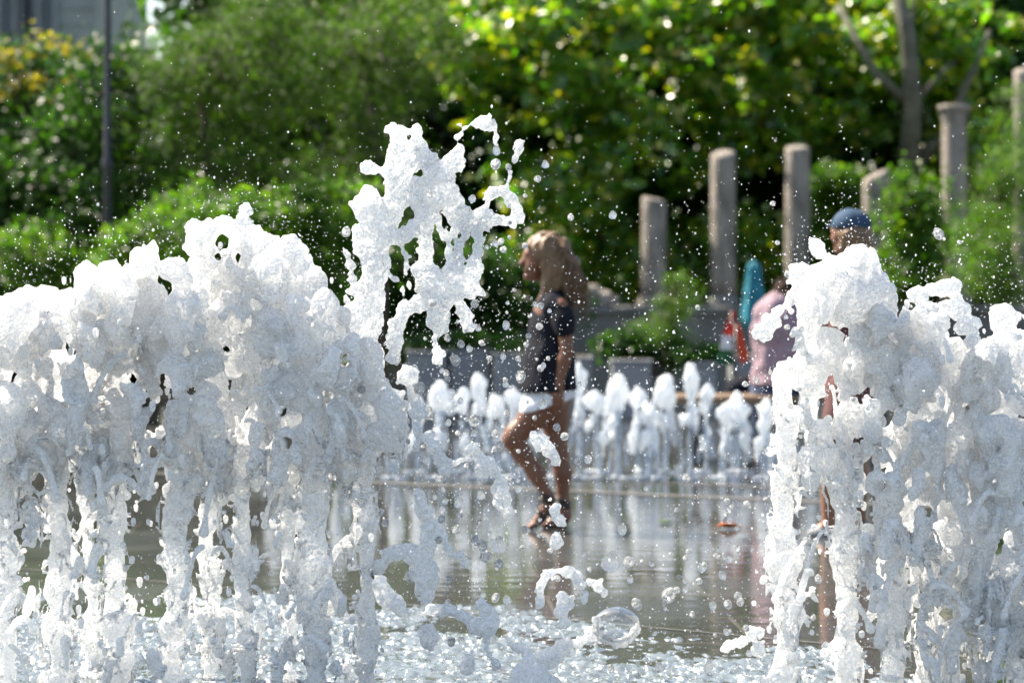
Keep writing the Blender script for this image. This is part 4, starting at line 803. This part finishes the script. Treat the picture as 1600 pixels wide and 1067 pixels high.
# loose splashes in the gap
MS = [('blob', [[(670, 686, 9), (678, 700, 12), (688, 716, 14), (697, 732, 11)]], 'bright knobbly splash left of the curved one, level with the girl knee'),
 ('x', [[(735, 704, 11), (748, 720, 15), (762, 730, 12), (776, 730, 8), (785, 745, 7), (783, 765, 9), (782, 780, 13), (793, 797, 11)], [(700, 722, 2), (735, 718, 4)]], 'curved splash hanging like a hook left of the girl ankles'),
 ('x', [[(652, 770, 8), (658, 790, 10), (668, 812, 8), (668, 850, 14), (660, 876, 13), (668, 905, 16), (664, 932, 11)], [(655, 780, 7), (672, 800, 8)], [(672, 815, 7), (690, 835, 7), (705, 862, 6), (735, 888, 5)], [(590, 905, 7), (602, 870, 9), (618, 860, 10), (645, 868, 13), (662, 880, 12)], [(672, 890, 10), (684, 905, 5)]], 'large branching splash of froth low between the left jets and the girl'),
 ('x', [[(588, 905, 8), (600, 932, 12), (625, 950, 9), (660, 955, 7), (700, 952, 7), (728, 962, 6), (742, 982, 11), (765, 976, 12), (762, 955, 7), (752, 945, 8)], [(757, 990, 5), (760, 1015, 3), (775, 1038, 7)], [(690, 958, 9)]], 'long flat ribbon of white water low between the left jets and girl'),
 ('x', [[(668, 984, 8), (672, 1002, 13)], [(662, 980, 6)]], 'squat lump of froth below the flat ribbon'),
 ('x', [[(738, 1020, 4), (733, 1038, 10)], [(728, 1045, 8)]], 'cone shaped splash near the bottom, left of the domed mound'),
 ('x', [[(880, 893, 8), (898, 898, 9), (912, 912, 8), (914, 930, 7), (896, 936, 7), (880, 950, 8), (880, 972, 10)], [(876, 930, 7), (884, 945, 7)], [(875, 893, 7), (856, 900, 6), (845, 920, 7), (843, 945, 6)]], 'broken ring of water over the reflection of the girl'),
 ('x', [[(845, 1028, 12), (862, 1022, 13), (880, 1008, 9), (900, 1004, 8), (918, 1000, 5), (930, 985, 8), (938, 1000, 6)], [(800, 1010, 6), (820, 1020, 8)]], 'arm of white water joining the mound to the clear bubble'),
 ('x', [[(865, 792, 8), (870, 805, 8), (876, 815, 7)], [(868, 832, 3), (868, 845, 11)]], 'pair of drops falling in front of the girl feet'),
 ('x', [[(1134, 1012, 6), (1142, 1004, 7), (1160, 1008, 10), (1172, 998, 4), (1184, 988, 10)], [(1182, 1022, 10), (1188, 1008, 6)]], 'small hooked splash left of the right hand jets'),
 ('x', [[(680, 525, 3), (684, 545, 6), (683, 562, 9)]], 'pear shaped drop below the high splash'),
 ('x', [[(845, 690, 10), (860, 705, 12), (868, 722, 8)], [(832, 680, 5), (845, 690, 8)]], 'bright splash between the girl legs'),
 ('x', [[(925, 905, 4), (934, 912, 5), (944, 924, 5)]], 'tiny comma shaped splash right of the broken ring'),
 ('x', [[(640, 590, 14), (648, 625, 13), (652, 660, 9), (650, 700, 5)]], 'thin ragged strand falling from the root of the high splash'),
 ('x', [[(1208, 840, 7), (1200, 860, 6), (1198, 880, 5)], [(1195, 905, 7)], [(1212, 850, 8)]], 'small ragged curl beside the slim right stem')]
for i, (nm_, st, lab) in enumerate(MS):
    splash('splash', st, 6.6+.05*((i*7) % 5-2), lab, 'splash', mat='lace', k=.005, amp=.0030, lace=False, group='loose splashes between the two masses of jets', seed=20+i)
# mound and bubble
f = Field((-.14, -.14, -.16), (.14, .14, .14), .004); s_ = 6.4/F; f.chain([(0, 0, -.08, .078), (0, 0, -.03, .062)], .03); f.chain([(.03, 0, -.1, .09)], .03); f.chain([(-.006, 0, .03, .02), (-.008, 0, .062, .013)], .012); f.noise(.03, .003, 2)
c0 = P(830, 1052, 6.4); 
f2 = f; tag(link('water_mound', f.mesh('water_mound'), M['foam'], None, c0), 'domed mound of froth with a small knob at the bottom centre', 'splash')
bb = P(963, 977, 6.6); f = Field((-.09, -.09, -.09), (.09, .09, .09), .004); X, Yy, Z = f.ax[0][:, None, None], f.ax[1][None, :, None], f.ax[2][None, None, :]
f.a = (np.sqrt((X/1.22)**2+Yy**2+(Z/.95)**2)-.054).astype(np.float32); bub = empty('water_bubble', bb, 'large clear water bubble riding a splash near the bottom centre', 'bubble')
link('bubble_skin', f.mesh('bubble_skin'), M['bubble'], bub)
f = Field((-.1, -.09, -.09), (.1, .09, .09), .0035); 
for a in np.linspace(2.8, 6.0, 15): r = random.uniform(.006, .014); f.chain([(math.cos(a)*.058, -.02*math.sin(a*3), math.sin(a)*.047, r), (math.cos(a+.2)*.056, -.02, math.sin(a+.2)*.046+.006, r*.8)], .006)
f.noise(.012, .002, 4); link('bubble_foot', f.mesh('bubble_foot'), M['lace'], bub)

# --- the far row of low jets
GF = 'low fountain jets in the far row'
far = [(618, 640, 15), (652, 615, 14), (690, 588, 22), (722, 602, 13), (748, 582, 12), (775, 612, 14), (800, 602, 14), (826, 600, 15), (905, 566, 12), (932, 602, 17), (966, 580, 21), (998, 602, 14), (1015, 625, 15), (1041, 584, 16), (1078, 566, 15), (1104, 600, 9), (1132, 628, 11), (1152, 606, 22), (1195, 618, 17), (1222, 630, 16), (430, 600, 14), (480, 590, 14), (530, 605, 14), (575, 610, 14), (1262, 610, 14), (1300, 600, 14), (860, 600, 14), (1340, 610, 14)]
desc = ['behind the left jets edge', 'short, right of the left mass', 'broad twin topped, left of the girl', 'pointed, between the twin top and the tall finger', 'tall thin finger left of the girl', 'low, left of the girl knee', 'round topped, next to the girl hip', 'just left of the girl shorts', 'touching the girl back', 'broad topped, right of the girl', 'tall bulky, under the wide planter', 'rounded, right of the bulky one', 'low knotted, in front of the row', 'egg shaped head on a thin neck', 'tallest with a jagged tip', 'thin pale finger right of the jagged tip', 'small, before the bushy headed one', 'bushy headed, left of the seated person', 'rounded, below the pink shirt', 'beside the slim right stem', 'far left seen through the left mass', 'seen through the left mass under the crest', 'seen through the left mass near its right end', 'seen at the right rim of the left mass', 'seen through the slim right stems', 'seen through the right mass near the cap', 'hidden mostly by the girl', 'seen through the right mass']
for i, ((px, ty, wd), lab) in enumerate(zip(far, desc)):
    Y = 14.7+(.35 if i % 2 else -.1); wd *= .84; s = Y/F; g = np.random.default_rng(i+70); x0 = (px-800)*s; zt = HC+(HY-ty)*s
    f = Field((x0-.16, Y-.13, -.02), (x0+.16, Y+.13, zt+.05), .008); r = wd*s; h0 = zt*g.uniform(.5, .62); f0 = f
    f.chain([(x0, Y, zt-r*.85, r*.55), (x0+g.uniform(-.01, .01), Y, zt-r*1.8, r*.95), (x0+g.uniform(-.015, .015), Y, (zt+h0)/2, r*.75), (x0, Y, h0, r*.3)], .015)
    fs = Field((x0-.13, Y-.11, -.02), (x0+.13, Y+.11, h0+.06), .008); fs.chain([(x0, Y, h0+.02, r*.36), (x0, Y, h0*.5, r*.3), (x0, Y, 0, r*.28)], .01)
    for _ in range(7):
        a = g.uniform(0, 6.28); zz = g.uniform(h0*.6, zt-r); f.seg((x0+math.cos(a)*r*.7, Y+math.sin(a)*r*.7, zz), (x0+math.cos(a)*r*1.1, Y+math.sin(a)*r*1.1, zz-g.uniform(.03, .12)), r*.4, r*.22, .015)
    for _ in range(6):
        a = g.uniform(0, 6.28); rr = g.uniform(.6, 2.2)*r; zz = g.uniform(.1, h0); fs.seg((x0+math.cos(a)*rr, Y+math.sin(a)*rr, zz), (x0+math.cos(a)*rr*1.1, Y+math.sin(a)*rr*1.1, zz-.14), .006, .01, .01)
    for _ in range(8): a = g.uniform(0, 6.28); fs.seg((x0, Y, .004), (x0+math.cos(a)*.09, Y+math.sin(a)*.09, .006), .016, .008, .012)
    f.noise(.05, .008, i, (1, 1, 2.0)); f.noise(.025, .004, i+1)
    fs.noise(.03, .003, i+2, (1, 1, 2)); org = (x0, Y, 0); t = empty('low_jet', org, 'low white jet of the far row, '+lab, 'fountain jet', GF); link('froth_head', f.mesh('froth_head', org), M['rear_foam'], t); link('clear_stem', fs.mesh('clear_stem', org), M['stem'], t)

# ------------------------------------------------------------------ drops
def ico():
    import bmesh
    bm = bmesh.new(); bmesh.ops.create_icosphere(bm, subdivisions=2, radius=1); V = np.array([v.co[:] for v in bm.verts]); Fc = np.array([[v.index for v in f_.verts] for f_ in bm.faces]); bm.free()
    bm = bmesh.new(); bmesh.ops.create_icosphere(bm, subdivisions=1, radius=1); V1 = np.array([v.co[:] for v in bm.verts]); F1 = np.array([[v.index for v in f_.verts] for f_ in bm.faces]); bm.free(); return V, Fc, V1, F1
V2, F2, V1, F1 = ico()
protos = []
for i in range(6):
    g = np.random.default_rng(i); d = V2*(1+.10*np.sin(V2@g.uniform(-3, 3, (3, 3))).sum(1, keepdims=True)/1.5)*np.array([1, 1, g.uniform(.9, 1.35)])
    me = np_mesh('water_drop', d, F2); me.materials.append(M['drop'] if i < 4 else M['water']); protos.append(me)
known = [(852, 257, 6), (840, 280, 6), (892, 340, 5), (957, 336, 6), (743, 657, 11), (741, 676, 5), (712, 563, 8), (955, 877, 15), (983, 877, 9), (780, 850, 12), (1045, 928, 11), (996, 944, 8), (1467, 366, 8), (1499, 379, 4), (541, 363, 7), (787, 390, 6), (741, 474, 6), (689, 443, 5), (700, 530, 5), (720, 537, 6), (685, 707, 4), (1018, 880, 4), (1097, 884, 7), (1048, 866, 4), (1128, 898, 6), (1092, 908, 6), (882, 682, 7), (870, 667, 6), (848, 630, 7), (742, 843, 8), (760, 870, 10), (730, 875, 7), (792, 952, 8), (690, 810, 6), (748, 815, 5), (640, 900, 8), (700, 940, 5), (845, 575, 6), (843, 510, 6), (826, 525, 5), (845, 478, 6), (905, 600, 4), (1164, 600, 5), (1000, 640, 4), (775, 235, 6), (775, 256, 8), (795, 262, 5), (1090, 480, 4), (1170, 1020, 5), (1107, 1040, 8), (1030, 1040, 6), (656, 605, 9), (720, 1000, 6), (700, 660, 5), (790, 600, 5), (733, 545, 5), (765, 560, 5), (810, 705, 4), (860, 860, 5), (700, 905, 7), (985, 905, 5), (955, 1045, 5)]
drops = list(known); rg = np.random.default_rng(5)
while len(drops) < 290:
    k = rg.random()
    if k < .45: p_ = (rg.normal(720, 75), rg.normal(760, 190), abs(rg.normal(3.2, 1.6))+1.4)
    elif k < .6: p_ = (rg.normal(760, 60), rg.normal(480, 110), abs(rg.normal(2.6, 1.1))+1.2)
    elif k < .8: p_ = (rg.normal(1130, 80), rg.normal(900, 120), abs(rg.normal(3, 1.4))+1.2)
    elif k < .9: p_ = (rg.normal(1220, 30), rg.normal(560, 140), abs(rg.normal(3, 1.2))+1.2)
    else: p_ = (rg.uniform(900, 1200), rg.uniform(700, 1060), abs(rg.normal(2.4, 1.2))+1.2)
    if 150 < p_[1] < 1066: drops.append(p_)
BIG = {0: 'drop floating just right of the high splash, upper one of a pair', 1: 'drop right of the high splash, lower one of a pair', 4: 'largest round bubbly drop left of the girl thigh',
       7: 'largest oval bubbly drop right of the girl reflection', 9: 'large round drop left of the girl feet', 10: 'tall oval drop over the dark reflection right of the bubble',
       11: 'knobbly drop directly above the clear bubble', 12: 'lone drop above the curling tongue beside the tallest column'}
for i, (px, py, r) in enumerate(drops):
    Y = 6.65+rg.uniform(-.22, .22) if i < len(known) else 6.7+rg.uniform(-.45, .45)
    o = bpy.data.objects.new('water_drop', protos[rg.integers(0, 6)]); C.objects.link(o); o.location = P(px, py, Y); q = r*Y/F; o.scale = (q, q, q); o.rotation_euler = tuple(rg.uniform(-.5, .5, 3)); 
    tag(o, BIG.get(i, 'small rounded drop of water flung through the air off the front jets'), 'water drop', 'drops flying between the front jets')
n_ = 10000; k = rg.random(n_); px = np.where(k < .34, rg.normal(720, 120, n_), np.where(k < .5, rg.normal(1150, 110, n_), rg.uniform(-20, 1620, n_)))
py = np.where(k < .5, rg.normal(760, 230, n_), np.where(k < .72, 1090-np.abs(rg.normal(0, 330, n_)), 640-np.abs(rg.normal(0, 260, n_)))); Yd = 6.8+rg.normal(0, .5, n_); Yd = np.clip(Yd, 5.2, 8.4)
n2_ = 1200; tx = rg.uniform(0, 1, n2_); tx = np.where(tx < .6, tx/.6*600, 1215+(tx-.6)/.4*385); T_ = np.where(tx < 700, np.interp(tx, *zip(*TOPL)), np.interp(tx, *zip(*TOPR)))
px = np.concatenate([px, tx]); py = np.concatenate([py, T_+8-np.abs(rg.normal(0, 55, n2_))]); Yd = np.concatenate([Yd, np.clip(6.7+rg.normal(0, .3, n2_), 6.0, 7.6)]); n_ = n_+n2_
s_ = Yd/F; c = np.stack([(px-800)*s_, Yd, HC+(HY-py)*s_], 1); r = (.40+np.minimum(rg.exponential(.30, n_), 2.2))*s_*.9; ok = c[:, 2] > .03; c, r = c[ok], r[ok]
st = np.stack([np.ones(len(c)), np.ones(len(c)), rg.uniform(.9, 1.6, len(c))], 1)
V = (c[:, None]+V1[None]*(r[:, None]*st)[:, None]).reshape(-1, 3); Fq = (np.arange(len(c))[:, None, None]*len(V1)+F1[None]).reshape(-1, 3)
tag(link('fine_spray', np_mesh('fine_spray', V, Fq), M['spray']), 'fine spray of countless tiny droplets in the air around the front jets', 'spray', kind='stuff')
